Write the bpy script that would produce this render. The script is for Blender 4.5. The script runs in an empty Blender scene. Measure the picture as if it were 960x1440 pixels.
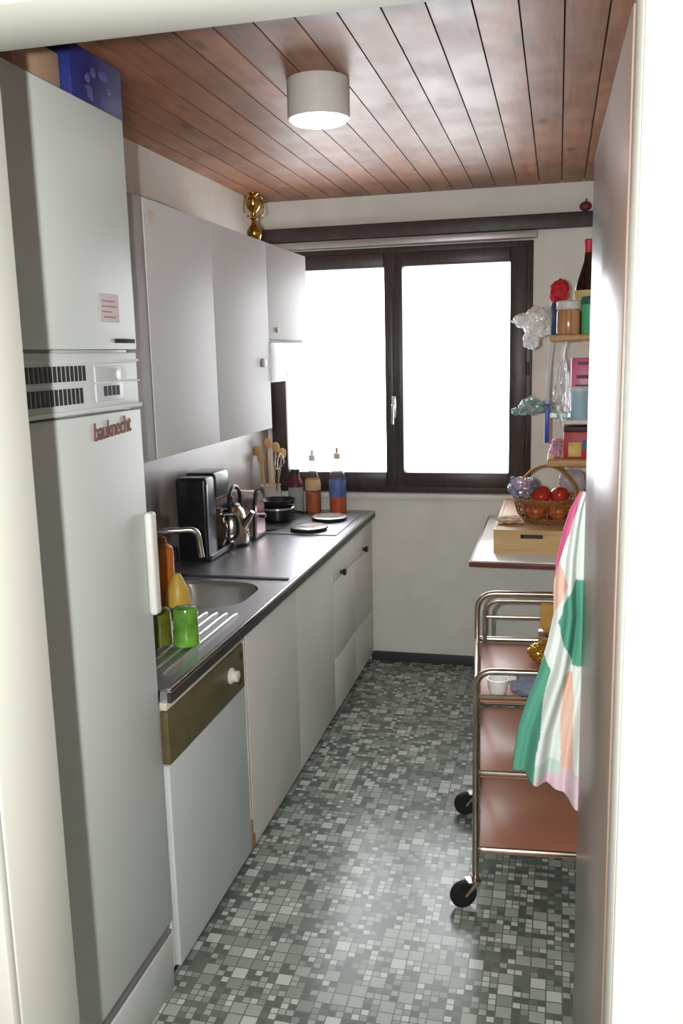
import bpy, bmesh, math, random
from mathutils import Vector, Matrix, noise
random.seed(7)
C = bpy.context.scene.collection
R = math.radians

# ------------------------------------------------------------------ materials
MATS = {}
def mat(name, col, rough=0.5, metal=0.0, nscale=8.0, namt=0.06, bump=0.0, spec=0.5,
        coat=0.0, emit=None, trans=0.0, alpha=1.0, stretch=(1, 1, 1), ior=1.45):
    if name in MATS: return MATS[name]
    m = bpy.data.materials.new(name); m.use_nodes = True
    nt = m.node_tree; N = nt.nodes; L = nt.links
    b = N['Principled BSDF']
    b.inputs['Roughness'].default_value = rough
    b.inputs['Metallic'].default_value = metal
    b.inputs['Specular IOR Level'].default_value = spec
    b.inputs['Coat Weight'].default_value = coat
    b.inputs['Coat Roughness'].default_value = 0.2
    b.inputs['Transmission Weight'].default_value = trans
    b.inputs['Alpha'].default_value = alpha
    b.inputs['IOR'].default_value = ior
    tc = N.new('ShaderNodeTexCoord'); mp = N.new('ShaderNodeMapping')
    mp.inputs['Scale'].default_value = stretch
    L.new(tc.outputs['Object'], mp.inputs['Vector'])
    n = N.new('ShaderNodeTexNoise'); n.inputs['Scale'].default_value = nscale
    n.inputs['Detail'].default_value = 4
    L.new(mp.outputs['Vector'], n.inputs['Vector'])
    r = N.new('ShaderNodeValToRGB')
    lo = [max(0, c * (1 - namt * 1.5)) for c in col]; hi = [min(1, c * (1 + namt * 1.5)) for c in col]
    r.color_ramp.elements[0].color = (*lo, 1); r.color_ramp.elements[1].color = (*hi, 1)
    r.color_ramp.elements[0].position = 0.25; r.color_ramp.elements[1].position = 0.75
    L.new(n.outputs['Fac'], r.inputs['Fac']); L.new(r.outputs['Color'], b.inputs['Base Color'])
    if bump:
        bp = N.new('ShaderNodeBump'); bp.inputs['Strength'].default_value = bump
        bp.inputs['Distance'].default_value = 0.004
        L.new(n.outputs['Fac'], bp.inputs['Height']); L.new(bp.outputs['Normal'], b.inputs['Normal'])
    if emit:
        b.inputs['Emission Color'].default_value = (*emit[0], 1); b.inputs['Emission Strength'].default_value = emit[1]
    MATS[name] = m
    return m

def floor_mat():
    m = bpy.data.materials.new('mosaic_vinyl'); m.use_nodes = True
    nt = m.node_tree; N = nt.nodes; L = nt.links; b = N['Principled BSDF']
    tc = N.new('ShaderNodeTexCoord')
    def vmath(op, a, bb=None):
        v = N.new('ShaderNodeVectorMath'); v.operation = op
        L.new(a, v.inputs[0])
        if bb is not None:
            if isinstance(bb, tuple): v.inputs[1].default_value = bb
            else: L.new(bb, v.inputs[1])
        return v.outputs['Value'] if op in ('LENGTH', 'DOT_PRODUCT') else v.outputs['Vector']
    def fm(op, a, bb=None):
        v = N.new('ShaderNodeMath'); v.operation = op
        for i, x in enumerate((a, bb)):
            if x is None: continue
            if isinstance(x, (int, float)): v.inputs[i].default_value = x
            else: L.new(x, v.inputs[i])
        return v.outputs[0]
    def cell(size, off):
        s = vmath('MULTIPLY', vmath('ADD', tc.outputs['Object'], (off, off * 1.7, 0)), (1 / size, 1 / size, 0))
        fl = vmath('FLOOR', s); fr = vmath('FRACTION', s)
        wn = N.new('ShaderNodeTexWhiteNoise'); wn.noise_dimensions = '2D'; L.new(fl, wn.inputs['Vector'])
        sx = N.new('ShaderNodeSeparateXYZ'); L.new(fr, sx.inputs[0])
        ax = fm('ABSOLUTE', fm('SUBTRACT', sx.outputs[0], 0.5)); ay = fm('ABSOLUTE', fm('SUBTRACT', sx.outputs[1], 0.5))
        return wn, fm('MAXIMUM', ax, ay)
    big, eb = cell(0.044, 0.0)
    sml, es = cell(0.022, 0.0)
    sc = N.new('ShaderNodeSeparateColor'); L.new(big.outputs['Color'], sc.inputs[0])
    isbig = fm('GREATER_THAN', sc.outputs[0], 0.62)
    def mix(f, a, bb):
        mx = N.new('ShaderNodeMix'); mx.data_type = 'FLOAT'
        for i, x in ((0, f), (2, a), (3, bb)):
            if isinstance(x, (int, float)): mx.inputs[i].default_value = x
            else: L.new(x, mx.inputs[i])
        return mx.outputs[0]
    val = mix(isbig, sml.outputs['Value'], fm('ADD', fm('MULTIPLY', sc.outputs[1], 0.55), 0.42))
    edge = mix(isbig, fm('GREATER_THAN', es, 0.43), fm('GREATER_THAN', eb, 0.455))
    # slow variation across the sheet of the print
    r = N.new('ShaderNodeValToRGB'); cr = r.color_ramp; cr.interpolation = 'CONSTANT'
    cols = [(0.0, (0.12, 0.145, 0.125)), (0.28, (0.16, 0.19, 0.165)), (0.46, (0.27, 0.315, 0.275)),
            (0.64, (0.38, 0.43, 0.385)), (0.84, (0.58, 0.64, 0.59))]
    cr.elements[0].position = 0; cr.elements[0].color = (*cols[0][1], 1)
    cr.elements[1].position = cols[1][0]; cr.elements[1].color = (*cols[1][1], 1)
    for p, c in cols[2:]:
        e = cr.elements.new(p); e.color = (*c, 1)
    L.new(val, r.inputs['Fac'])
    mx = N.new('ShaderNodeMix'); mx.data_type = 'RGBA'
    L.new(edge, mx.inputs[0]); L.new(r.outputs['Color'], mx.inputs[6]); mx.inputs[7].default_value = (0.14, 0.168, 0.145, 1)
    L.new(mx.outputs[2], b.inputs['Base Color'])
    b.inputs['Roughness'].default_value = 0.24
    bp = N.new('ShaderNodeBump'); bp.inputs['Strength'].default_value = 0.25; bp.inputs['Distance'].default_value = 0.001
    bp.invert = True
    L.new(edge, bp.inputs['Height']); L.new(bp.outputs['Normal'], b.inputs['Normal'])
    return m

def wood_mat(name, dark, light, rough, axis='Y', knots=True, coat=0.0, coatr=0.3, island=True, fine=1.0):
    m = bpy.data.materials.new(name); m.use_nodes = True
    nt = m.node_tree; N = nt.nodes; L = nt.links; b = N['Principled BSDF']
    tc = N.new('ShaderNodeTexCoord'); geo = N.new('ShaderNodeNewGeometry')
    sc = {'X': (0.7, 9, 9), 'Y': (9, 0.7, 9), 'Z': (9, 9, 0.7)}[axis]
    mp = N.new('ShaderNodeMapping'); mp.inputs['Scale'].default_value = [s * fine for s in sc]
    cx = N.new('ShaderNodeCombineXYZ')
    mul = N.new('ShaderNodeMath'); mul.operation = 'MULTIPLY'; mul.inputs[1].default_value = 40
    L.new(geo.outputs['Random Per Island'], mul.inputs[0])
    for i in range(3): L.new(mul.outputs[0], cx.inputs[i])
    ad = N.new('ShaderNodeVectorMath'); L.new(tc.outputs['Object'], ad.inputs[0])
    if island: L.new(cx.outputs[0], ad.inputs[1])
    L.new(ad.outputs[0], mp.inputs['Vector'])
    n = N.new('ShaderNodeTexNoise'); n.inputs['Scale'].default_value = 3; n.inputs['Detail'].default_value = 6
    n.inputs['Distortion'].default_value = 1.2
    L.new(mp.outputs[0], n.inputs['Vector'])
    r = N.new('ShaderNodeValToRGB')
    r.color_ramp.elements[0].position = 0.3; r.color_ramp.elements[1].position = 0.72
    r.color_ramp.elements[0].color = (*dark, 1); r.color_ramp.elements[1].color = (*light, 1)
    L.new(n.outputs['Fac'], r.inputs['Fac'])
    out = r.outputs['Color']
    if knots:
        mp2 = N.new('ShaderNodeMapping')
        s2 = [5.5, 5.5, 5.5]; s2['XYZ'.index(axis)] = 2.2
        mp2.inputs['Scale'].default_value = s2
        L.new(ad.outputs[0], mp2.inputs['Vector'])
        v = N.new('ShaderNodeTexVoronoi'); v.inputs['Scale'].default_value = 1.3
        L.new(mp2.outputs[0], v.inputs['Vector'])
        r2 = N.new('ShaderNodeValToRGB'); r2.color_ramp.elements[0].position = 0.06; r2.color_ramp.elements[1].position = 0.17
        r2.color_ramp.elements[0].color = (0.16, 0.12, 0.10, 1); r2.color_ramp.elements[1].color = (1, 1, 1, 1)
        L.new(v.outputs['Distance'], r2.inputs['Fac'])
        mx = N.new('ShaderNodeMix'); mx.data_type = 'RGBA'; mx.blend_type = 'MULTIPLY'; mx.inputs[0].default_value = 0.8
        L.new(out, mx.inputs[6]); L.new(r2.outputs['Color'], mx.inputs[7]); out = mx.outputs[2]
    if island:
        hv = N.new('ShaderNodeHueSaturation')
        mr = N.new('ShaderNodeMapRange'); mr.inputs[3].default_value = 0.8; mr.inputs[4].default_value = 1.2
        L.new(geo.outputs['Random Per Island'], mr.inputs[0]); L.new(mr.outputs[0], hv.inputs['Value'])
        L.new(out, hv.inputs['Color']); out = hv.outputs['Color']
    L.new(out, b.inputs['Base Color'])
    b.inputs['Coat Weight'].default_value = coat; b.inputs['Coat Roughness'].default_value = coatr
    if coat:
        bn = N.new('ShaderNodeTexNoise'); bn.inputs['Scale'].default_value = 7; bn.inputs['Detail'].default_value = 3
        L.new(ad.outputs[0], bn.inputs['Vector'])
        bm_ = N.new('ShaderNodeMapRange'); bm_.inputs[1].default_value = .35; bm_.inputs[2].default_value = .62
        bm_.inputs[3].default_value = coat * .45; bm_.inputs[4].default_value = min(1, coat * 1.3)
        L.new(bn.outputs['Fac'], bm_.inputs[0]); L.new(bm_.outputs[0], b.inputs['Coat Weight'])
    rr = N.new('ShaderNodeMapRange'); rr.inputs[3].default_value = rough * 0.8; rr.inputs[4].default_value = rough * 1.25
    L.new(n.outputs['Fac'], rr.inputs[0]); L.new(rr.outputs[0], b.inputs['Roughness'])
    bp = N.new('ShaderNodeBump'); bp.inputs['Strength'].default_value = 0.12; bp.inputs['Distance'].default_value = 0.003
    L.new(n.outputs['Fac'], bp.inputs['Height']); L.new(bp.outputs['Normal'], b.inputs['Normal'])
    MATS[name] = m
    return m

def pane_mat(name, tint=(1, 1, 1), gloss=0.06):
    m = bpy.data.materials.new(name); m.use_nodes = True
    nt = m.node_tree; N = nt.nodes; L = nt.links
    for n in list(N):
        if n.type == 'BSDF_PRINCIPLED': N.remove(n)
    t = N.new('ShaderNodeBsdfTransparent'); t.inputs[0].default_value = (*tint, 1)
    g = N.new('ShaderNodeBsdfGlossy'); g.inputs['Roughness'].default_value = 0.03
    mx = N.new('ShaderNodeMixShader'); fr = N.new('ShaderNodeLayerWeight'); fr.inputs[0].default_value = 0.15
    ml = N.new('ShaderNodeMath'); ml.operation = 'MULTIPLY_ADD'; ml.inputs[1].default_value = 0.5; ml.inputs[2].default_value = gloss
    L.new(fr.outputs['Fresnel'], ml.inputs[0]); L.new(ml.outputs[0], mx.inputs[0])
    L.new(t.outputs[0], mx.inputs[1]); L.new(g.outputs[0], mx.inputs[2])
    L.new(mx.outputs[0], N['Material Output'].inputs[0])
    return m

def attr_mat(name, rough=0.9, bump=0.4):
    m = bpy.data.materials.new(name); m.use_nodes = True
    nt = m.node_tree; N = nt.nodes; L = nt.links; b = N['Principled BSDF']
    a = N.new('ShaderNodeVertexColor'); a.layer_name = 'pattern'
    L.new(a.outputs['Color'], b.inputs['Base Color']); b.inputs['Roughness'].default_value = rough
    b.inputs['Specular IOR Level'].default_value = 0.1
    tc = N.new('ShaderNodeTexCoord'); n = N.new('ShaderNodeTexNoise'); n.inputs['Scale'].default_value = 260
    L.new(tc.outputs['Object'], n.inputs['Vector'])
    bp = N.new('ShaderNodeBump'); bp.inputs['Strength'].default_value = bump; bp.inputs['Distance'].default_value = 0.001
    L.new(n.outputs['Fac'], bp.inputs['Height']); L.new(bp.outputs['Normal'], b.inputs['Normal'])
    return m

M_white = mat('white_laminate', (0.76, 0.755, 0.73), 0.45, spec=.4, nscale=3, namt=0.02)
M_upper = mat('grey_white_laminate', (0.58, 0.575, 0.58), 0.5, spec=.3, nscale=3, namt=0.02)
M_enamel = mat('white_enamel', (0.66, 0.71, 0.69), 0.42, nscale=2.5, namt=0.02)
M_enamel_b = mat('bluish_enamel', (0.61, 0.665, 0.66), 0.38, nscale=6, namt=0.03)
M_wall = mat('cream_plaster', (0.70, 0.68, 0.62), 0.75, nscale=20, namt=0.03, bump=0.1)
M_wall_b = mat('back_wall_paint', (0.80, 0.80, 0.745), 0.7, nscale=7, namt=0.035, bump=0.06)
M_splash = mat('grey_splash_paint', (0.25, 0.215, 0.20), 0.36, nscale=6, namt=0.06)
M_trim = mat('cream_gloss_paint', (0.40, 0.40, 0.36), 0.6, nscale=4, namt=0.02)
M_hall = mat('hall_white_paint', (0.80, 0.80, 0.77), 0.8, nscale=10, namt=0.02)
M_halldark = mat('hall_dark_low_bounce', (0.075, 0.05, 0.032), 0.7, nscale=5, namt=.15)  # unseen hall surfaces, coloured dark to cut bounced light
M_winframe = mat('dark_brown_window_stain', (0.050, 0.036, 0.036), 0.38, nscale=12, namt=0.2, stretch=(6, 6, 0.6))
M_valance = mat('dark_valance_stain', (0.055, 0.040, 0.040), 0.45, nscale=12, namt=0.2)
M_black = mat('black_plastic', (0.012, 0.012, 0.015), 0.28, nscale=30, namt=0.2)
M_rubber = mat('black_rubber', (0.012, 0.012, 0.013), 0.6, nscale=30, namt=0.2)
M_dark = mat('dark_gap', (0.02, 0.02, 0.022), 0.7)
M_chrome = mat('chrome', (0.72, 0.70, 0.68), 0.14, 1.0, nscale=6, namt=0.04)
M_tube = mat('aged_chrome_tube', (0.50, 0.43, 0.36), 0.28, 1.0, nscale=25, namt=0.12)
M_steel = mat('brushed_steel', (0.34, 0.335, 0.36), 0.36, 0.85, nscale=5, namt=0.06, stretch=(20, 1, 1))
M_steel_l = mat('bright_steel', (0.62, 0.61, 0.60), 0.26, 0.9, nscale=5, namt=0.05)
M_brass = mat('brass', (0.55, 0.36, 0.10), 0.2, 1.0, nscale=20, namt=0.15)
M_olive = mat('olive_panel', (0.125, 0.105, 0.048), 0.45, nscale=14, namt=0.12)
M_cream = mat('cream_plastic', (0.70, 0.66, 0.55), 0.4)
M_knob = mat('ivory_plastic', (0.78, 0.74, 0.66), 0.35)
M_leaf = mat('brown_gloss_door', (0.17, 0.118, 0.092), 0.34, nscale=3, namt=0.08, stretch=(4, 4, 0.4), coat=0.25)
M_ceil = wood_mat('stained_ceiling_planks', (0.20, 0.068, 0.027), (0.37, 0.145, 0.062), 0.5, 'Y', coat=0.44, coatr=0.40)
M_floor = floor_mat()
M_pine = wood_mat('light_pine', (0.50, 0.33, 0.14), (0.66, 0.47, 0.22), 0.5, 'X', knots=False, island=False)
M_shelfwood = wood_mat('shelf_wood', (0.42, 0.24, 0.09), (0.58, 0.36, 0.15), 0.45, 'Y', knots=False, island=False)
M_spoonwood = wood_mat('utensil_wood', (0.42, 0.26, 0.10), (0.60, 0.40, 0.19), 0.6, 'Z', knots=False, island=False)
M_wicker = mat('brown_wicker', (0.26, 0.12, 0.04), 0.6, nscale=90, namt=0.4, bump=0.6)
M_traypan = mat('brown_tray_laminate', (0.46, 0.205, 0.125), 0.32, nscale=3, namt=0.05)
M_table = mat('white_table_laminate', (0.84, 0.83, 0.80), 0.22, nscale=3, namt=0.02)
M_tedge = mat('redbrown_edge_band', (0.16, 0.05, 0.04), 0.4)
M_pane = pane_mat('window_pane')
M_skyblue_metal = mat('grey_blue_bracket', (0.16, 0.20, 0.22), 0.4, 0.5)

# ------------------------------------------------------------------ mesh helpers
def BM(): return bmesh.new()
def box(bm, x0, x1, y0, y1, z0, z1, bev=0.0, seg=2):
    g = bmesh.ops.create_cube(bm, size=1)
    vs = g['verts']
    bmesh.ops.scale(bm, vec=(abs(x1 - x0), abs(y1 - y0), abs(z1 - z0)), verts=vs)
    bmesh.ops.translate(bm, vec=((x0 + x1) / 2, (y0 + y1) / 2, (z0 + z1) / 2), verts=vs)
    if bev:
        es = list({e for v in vs for e in v.link_edges})
        bmesh.ops.bevel(bm, geom=es, offset=bev, segments=seg, affect='EDGES', profile=0.5)
    return bm
def lathe(bm, prof, c=(0, 0, 0), seg=32, rot=None):
    rings = []
    mt = Matrix.Translation(c) @ (rot.to_4x4() if rot else Matrix.Identity(4))
    for r, z in prof:
        if r < 1e-6: rings.append([bm.verts.new(mt @ Vector((0, 0, z)))])
        else: rings.append([bm.verts.new(mt @ Vector((r * math.cos(2 * math.pi * k / seg), r * math.sin(2 * math.pi * k / seg), z))) for k in range(seg)])
    for a, b in zip(rings, rings[1:]):
        for k in range(seg):
            k2 = (k + 1) % seg
            try:
                if len(a) == 1 and len(b) == 1: continue
                if len(a) == 1: bm.faces.new((a[0], b[k], b[k2]))
                elif len(b) == 1: bm.faces.new((a[k], a[k2], b[0]))
                else: bm.faces.new((a[k], a[k2], b[k2], b[k]))
            except ValueError: pass
    return bm
def smooth_path(pts, n=6, closed=False):
    P = [Vector(p) for p in pts]; out = []
    m = len(P)
    rng = range(m if closed else m - 1)
    for i in rng:
        p0 = P[(i - 1) % m] if closed or i > 0 else P[0]
        p1 = P[i]; p2 = P[(i + 1) % m]
        p3 = P[(i + 2) % m] if closed or i + 2 < m else P[-1]
        for k in range(n):
            t = k / n
            out.append(0.5 * ((2 * p1) + (-p0 + p2) * t + (2 * p0 - 5 * p1 + 4 * p2 - p3) * t * t + (-p0 + 3 * p1 - 3 * p2 + p3) * t ** 3))
    if not closed: out.append(P[-1])
    return out
def round_corners(pts, rad, n=6):
    P = [Vector(p) for p in pts]; out = [P[0]]
    for i in range(1, len(P) - 1):
        a = (P[i - 1] - P[i]); b = (P[i + 1] - P[i])
        d = min(rad, a.length * 0.49, b.length * 0.49)
        s = P[i] + a.normalized() * d; e = P[i] + b.normalized() * d
        for k in range(n + 1):
            t = k / n
            out.append((1 - t) ** 2 * s + 2 * t * (1 - t) * P[i] + t * t * e)
    out.append(P[-1]); return out
def tube(bm, pts, r, seg=10, closed=False):
    P = [Vector(p) for p in pts]; rr = r if isinstance(r, (list, tuple)) else [r] * len(P)
    rings = []; up = None; m = len(P)
    for i, p in enumerate(P):
        if closed: d = (P[(i + 1) % m] - P[i - 1])
        else: d = P[min(i + 1, m - 1)] - P[max(i - 1, 0)]
        d.normalize()
        if up is None: up = d.orthogonal().normalized()
        else:
            up = up - d * up.dot(d)
            up = up.normalized() if up.length > 1e-5 else d.orthogonal().normalized()
        s = d.cross(up)
        rings.append([bm.verts.new(p + (up * math.cos(2 * math.pi * k / seg) + s * math.sin(2 * math.pi * k / seg)) * rr[i]) for k in range(seg)])
    prs = list(zip(rings, rings[1:])) + ([(rings[-1], rings[0])] if closed else [])
    for a, b in prs:
        for k in range(seg):
            bm.faces.new((a[k], a[(k + 1) % seg], b[(k + 1) % seg], b[k]))
    if not closed:
        bm.faces.new(list(reversed(rings[0]))); bm.faces.new(rings[-1])
    return bm
def ball(bm, c, r, sub=3, sc=(1, 1, 1)):
    g = bmesh.ops.create_icosphere(bm, subdivisions=sub, radius=r)
    bmesh.ops.scale(bm, vec=sc, verts=g['verts']); bmesh.ops.translate(bm, vec=c, verts=g['verts'])
    return bm
def crumple(bm, c, size, seed=0, amp=0.35, freq=3.0, sub=4):
    g = bmesh.ops.create_icosphere(bm, subdivisions=sub, radius=1)
    for v in g['verts']:
        d = v.co.normalized()
        o = Vector((seed * 3.1, seed * 1.7, seed * 5.3))
        k = noise.noise(d * freq + o) * amp + abs(noise.noise(d * freq * 2.3 + o)) * amp * 0.9 - abs(noise.noise(d * freq * 4.7 + o)) * amp * 0.6
        v.co = d * (1 + k)
        v.co = Vector((v.co.x * size[0], v.co.y * size[1], v.co.z * size[2])) + Vector(c)
    return bm
def rrect(x0, x1, y0, y1, r, n=8):
    out = []
    for cx, cy, a0 in ((x1 - r, y1 - r, 0), (x0 + r, y1 - r, 90), (x0 + r, y0 + r, 180), (x1 - r, y0 + r, 270)):
        for k in range(n + 1):
            a = R(a0 + 90 * k / n); out.append((cx + r * math.cos(a), cy + r * math.sin(a)))
    return out

def finish(bm, name, m, sm=35):
    bmesh.ops.recalc_face_normals(bm, faces=bm.faces[:])
    me = bpy.data.meshes.new(name); bm.to_mesh(me); bm.free()
    if isinstance(m, (list, tuple)):
        for k in m: me.materials.append(k)
    else: me.materials.append(m)
    for p in me.polygons: p.use_smooth = True
    try: me.set_sharp_from_angle(angle=R(sm))
    except Exception: pass
    return me
def obj(name, bm, m, parent=None, origin=None, world=True, sm=35):
    """bm in world coordinates (world=True) or in the parent's own coordinates."""
    o = None
    if parent is not None:
        if world:
            mw = Matrix.Translation(parent.location) @ parent.rotation_euler.to_matrix().to_4x4()
            if parent.parent is not None:
                q = parent.parent
                mw = Matrix.Translation(q.location) @ q.rotation_euler.to_matrix().to_4x4() @ mw
            bm.transform(mw.inverted())
    elif origin is not None:
        bm.transform(Matrix.Translation(-Vector(origin)))
    o = bpy.data.objects.new(name, finish(bm, name, m, sm)); C.objects.link(o)
    if parent is not None: o.parent = parent
    elif origin is not None: o.location = origin
    return o
def thing(name, label, cat, loc=(0, 0, 0), rz=0.0, group=None):
    o = bpy.data.objects.new(name, None); C.objects.link(o)
    o.empty_display_size = 0.05
    o.location = loc; o.rotation_euler = (0, 0, rz)
    o['label'] = label; o['category'] = cat
    if group: o['group'] = group
    return o
def tag(o, label, cat, group=None, kind=None):
    o['label'] = label; o['category'] = cat
    if group: o['group'] = group
    if kind: o['kind'] = kind
    return o
def struct(o, label=None, cat=None):
    o['kind'] = 'structure'
    if label: o['label'] = label
    if cat: o['category'] = cat
    return o
def bx(*a, **k): return box(BM(), *a, **k)
def dup(root, loc, label, rz=None):
    r = root.copy(); C.objects.link(r); r.location = loc; r['label'] = label
    if rz is not None: r.rotation_euler = (0, 0, rz)
    for ch in list(root.children):
        c = ch.copy(); C.objects.link(c); c.parent = r
        for g in list(ch.children):
            d = g.copy(); C.objects.link(d); d.parent = c
    return r

# ------------------------------------------------------------------ key planes
XL, XR = -1.608, 0.32          # side walls
YF, YB = 1.00, 4.808           # kitchen face of the front wall, back wall
ZC = 2.574
XK = -1.006                    # faces of the base units
XU = -1.17                     # faces of the wall units
ZT = 0.88                      # worktop
YW = 0.875                     # hall face of the front wall

# ------------------------------------------------------------------ setting
struct(obj('floor', bx(XL - .1, XR + .1, YW, YB + .1, -.06, 0), M_floor), 'grey-green mosaic patterned vinyl floor of the kitchen', 'floor')
struct(obj('floor_hall', bx(-1.5, 1.6, -3.0, YW, -.06, -.002), mat('hall_floor', (.12, .08, .05), .6)), 'floor of the hall outside the kitchen', 'floor')
b = BM()
w = 0.1085; x = XL - 0.02; gap = 0.0045
while x < XR + .02:
    box(b, x + gap / 2, x + w - gap / 2, YF - .02, YB + .02, ZC, ZC + .016); x += w
ce = struct(obj('ceiling', b, M_ceil, sm=20), 'stained brown wooden plank ceiling with dark joints', 'ceiling')
struct(obj('ceiling_backing', bx(XL - .1, XR + .1, YW, YB + .1, ZC + .013, ZC + .09), mat('dark_joint', (.02, .010, .006), .8)), 'dark boarding behind the ceiling planks', 'ceiling')
struct(obj('ceiling_hall', bx(-1.5, 1.6, -3.0, YW, 2.5, 2.58), M_halldark), 'unseen hall ceiling, darkened to cut bounced light', 'ceiling')
struct(obj('wall_left', bx(XL - .1, XL, YW, YB + .1, 0, ZC + .05), M_wall), 'cream painted side wall behind the kitchen units', 'wall')
struct(obj('wall_right', bx(XR, XR + .1, YW, YB + .1, 0, ZC + .05), M_wall), 'cream painted side wall behind the shelves', 'wall')
# back wall with window opening
WX0, WX1, WZ0, WZ1 = -1.575, -0.133, 0.985, 2.305
b = BM()
box(b, XL - .1, WX0, YB, YB + .22, 0, ZC + .05); box(b, WX1, XR + .1, YB, YB + .22, 0, ZC + .05)
box(b, WX0, WX1, YB, YB + .22, 0, WZ0); box(b, WX0, WX1, YB, YB + .22, WZ1, ZC + .05)
struct(obj('wall_back', b, M_wall_b), 'cream window wall at the end of the kitchen', 'wall')
# front wall with the doorway
JX0, JX1, JZ = -0.651, 0.066, 2.11
b = BM()
box(b, -1.75, JX0 - .04, YW, YF, 0, ZC + .05); box(b, JX1 + .04, 1.65, YW, YF, 0, ZC + .05)
box(b, JX0 - .04, JX1 + .04, YW, YF, JZ + .04, ZC + .05)
struct(obj('wall_front', b, M_hall), 'white wall around the doorway', 'wall')
struct(obj('wall_hall_left', bx(-1.6, -1.5, -3.0, YW, 0, 2.58), mat('hall_grey_paint', (.42, .41, .39), .8)), 'grey hall wall', 'wall')
struct(obj('wall_hall_right', bx(1.6, 1.7, -3.0, YW, 0, 2.58), M_halldark), 'unseen side wall of the hall, darkened to cut bounced light', 'wall')
struct(obj('wall_hall_rear', bx(-1.6, 1.7, -3.1, -3.0, 0, 2.58), M_halldark), 'unseen hall wall behind the viewpoint, darkened to cut bounced light', 'wall')
# door lining and casing
b = BM()
box(b, JX0 - .04, JX0, YW - .002, YF + .002, 0, JZ + .04, bev=.004); box(b, JX1, JX1 + .04, YW - .002, YF - .03, 0, JZ + .04, bev=.004)
box(b, JX0 - .04, JX1 + .04, YW - .002, YF + .002, JZ, JZ + .04, bev=.004)
box(b, JX0 - .09, JX0 - .001, YW - .018, YW - .002, 0, JZ + .09, bev=.004); box(b, JX1 + .001, JX1 + .09, YW - .018, YW - .002, 0, JZ + .09, bev=.004)
box(b, JX0 - .09, JX1 + .09, YW - .018, YW - .002, JZ + .008, JZ + .09, bev=.004)
struct(obj('trim_1', b, M_trim), 'cream painted door frame lining the doorway', 'door frame')
# wall paint behind the worktop
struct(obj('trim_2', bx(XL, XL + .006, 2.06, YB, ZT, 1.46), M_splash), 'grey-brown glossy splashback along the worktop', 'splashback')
# skirting
struct(obj('baseboard_back', bx(-1.02, XR, YB - .014, YB, 0, .055, bev=.003), mat('dark_skirting', (.055, .062, .066), .5)), 'dark skirting at the foot of the window wall', 'skirting')
struct(obj('baseboard_right', bx(XR - .014, XR, 1.75, YB - .014, 0, .055, bev=.003), MATS['dark_skirting']), 'dark skirting along the shelf wall', 'skirting')

# door leaf, open into the kitchen
dr = bpy.data.objects.new('door_1', None); C.objects.link(dr)
dr.location = (JX1 + .0, YF, 0); dr.rotation_euler = (0, 0, math.atan2(.010, .73))
struct(dr, 'brown glossy door standing open into the kitchen', 'door')
obj('door_leaf', bx(0, .04, 0.005, .735, .008, 2.09, bev=.003), M_leaf, dr, world=False)
b = BM()
for z in (.25, 1.05, 1.85): tube(b, [(.044, .004, z), (.044, .004, z + .09)], .007, 10)
obj('hinge', b, M_steel_l, dr, world=False)
b = BM()
tube(b, smooth_path([(.02, .735, 1.47), (.018, .765, 1.465), (.015, .782, 1.478), (.014, .784, 1.50)], 5), .004, 8)
lathe(b, [(0, 0), (.012, 0), (.012, .004), (0, .004)], (.02, .735, 1.47), 16, Matrix.Rotation(R(-90), 3, 'X'))
obj('towel_hook', b, M_chrome, dr, world=False)
b = BM()
tube(b, round_corners([(.04, .68, 1.04), (.085, .68, 1.04), (.085, .57, 1.04)], .02), .009, 10)
box(b, .04, .046, .655, .705, .93, 1.10, bev=.002)
obj('door_handle', b, M_steel_l, dr, world=False)

# window
wn = bpy.data.objects.new('window_1', None); C.objects.link(wn); wn.location = (-.85, YB, WZ0)
struct(wn, 'dark brown framed two-casement window full of white daylight', 'window')
fy0, fy1 = YB - .012, YB + .075
b = BM()
box(b, WX0, WX0 + .045, fy0, fy1, WZ0, WZ1, bev=.004); box(b, WX1 - .05, WX1, fy0, fy1, WZ0, WZ1, bev=.004)
box(b, WX0 + .045, WX1 - .05, fy0, fy1, WZ1 - .05, WZ1, bev=.004); box(b, WX0 + .045, WX1 - .05, fy0, fy1, WZ0, WZ0 + .055, bev=.004)
obj('window_frame', b, M_winframe, wn)
def sash(x0, x1, gx0, gx1, z0, z1, gz0, gz1):
    b = BM(); a0, a1 = YB - .028, YB + .05
    box(b, x0, gx0, a0, a1, z0, z1, bev=.005); box(b, gx1, x1, a0, a1, z0, z1, bev=.005)
    box(b, gx0, gx1, a0, a1, gz1, z1, bev=.005); box(b, gx0, gx1, a0, a1, z0, gz0, bev=.005)
    s = obj('sash', b, M_winframe, wn)
    g = obj('pane', bx(gx0 - .006, gx1 + .006, YB + .008, YB + .012, gz0 - .006, gz1 + .006), M_pane, s)
    return s
sash(WX0 + .030, -.866, -1.48, -.913, WZ0 + .035, WZ1 - .03, 1.10, 2.20)
s2 = sash(-.862, WX1 - .028, -.815, -.249, WZ0 + .035, WZ1 - .03, 1.10, 2.20)
b = BM()
box(b, -.878, -.852, YB - .036, YB - .028, 1.40, 1.52, bev=.003)
tube(b, round_corners([(-.865, YB - .036, 1.475), (-.865, YB - .075, 1.475), (-.868, YB - .075, 1.37)], .015), .008, 10)
obj('window_handle', b, M_steel_l, s2)
b = BM()
for z in (1.2, 1.62, 2.05): tube(b, [(WX1 - .022, YB - .030, z), (WX1 - .022, YB - .030, z + .07)], .009, 10)
obj('window_hinge', b, M_winframe, s2)
struct(obj('trim_3', bx(WX0, -.10, YB - .028, YB, .945, .982, bev=.005), mat('sill_paint', (.72, .71, .67), .4)), 'narrow pale sill under the window', 'window sill')
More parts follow.
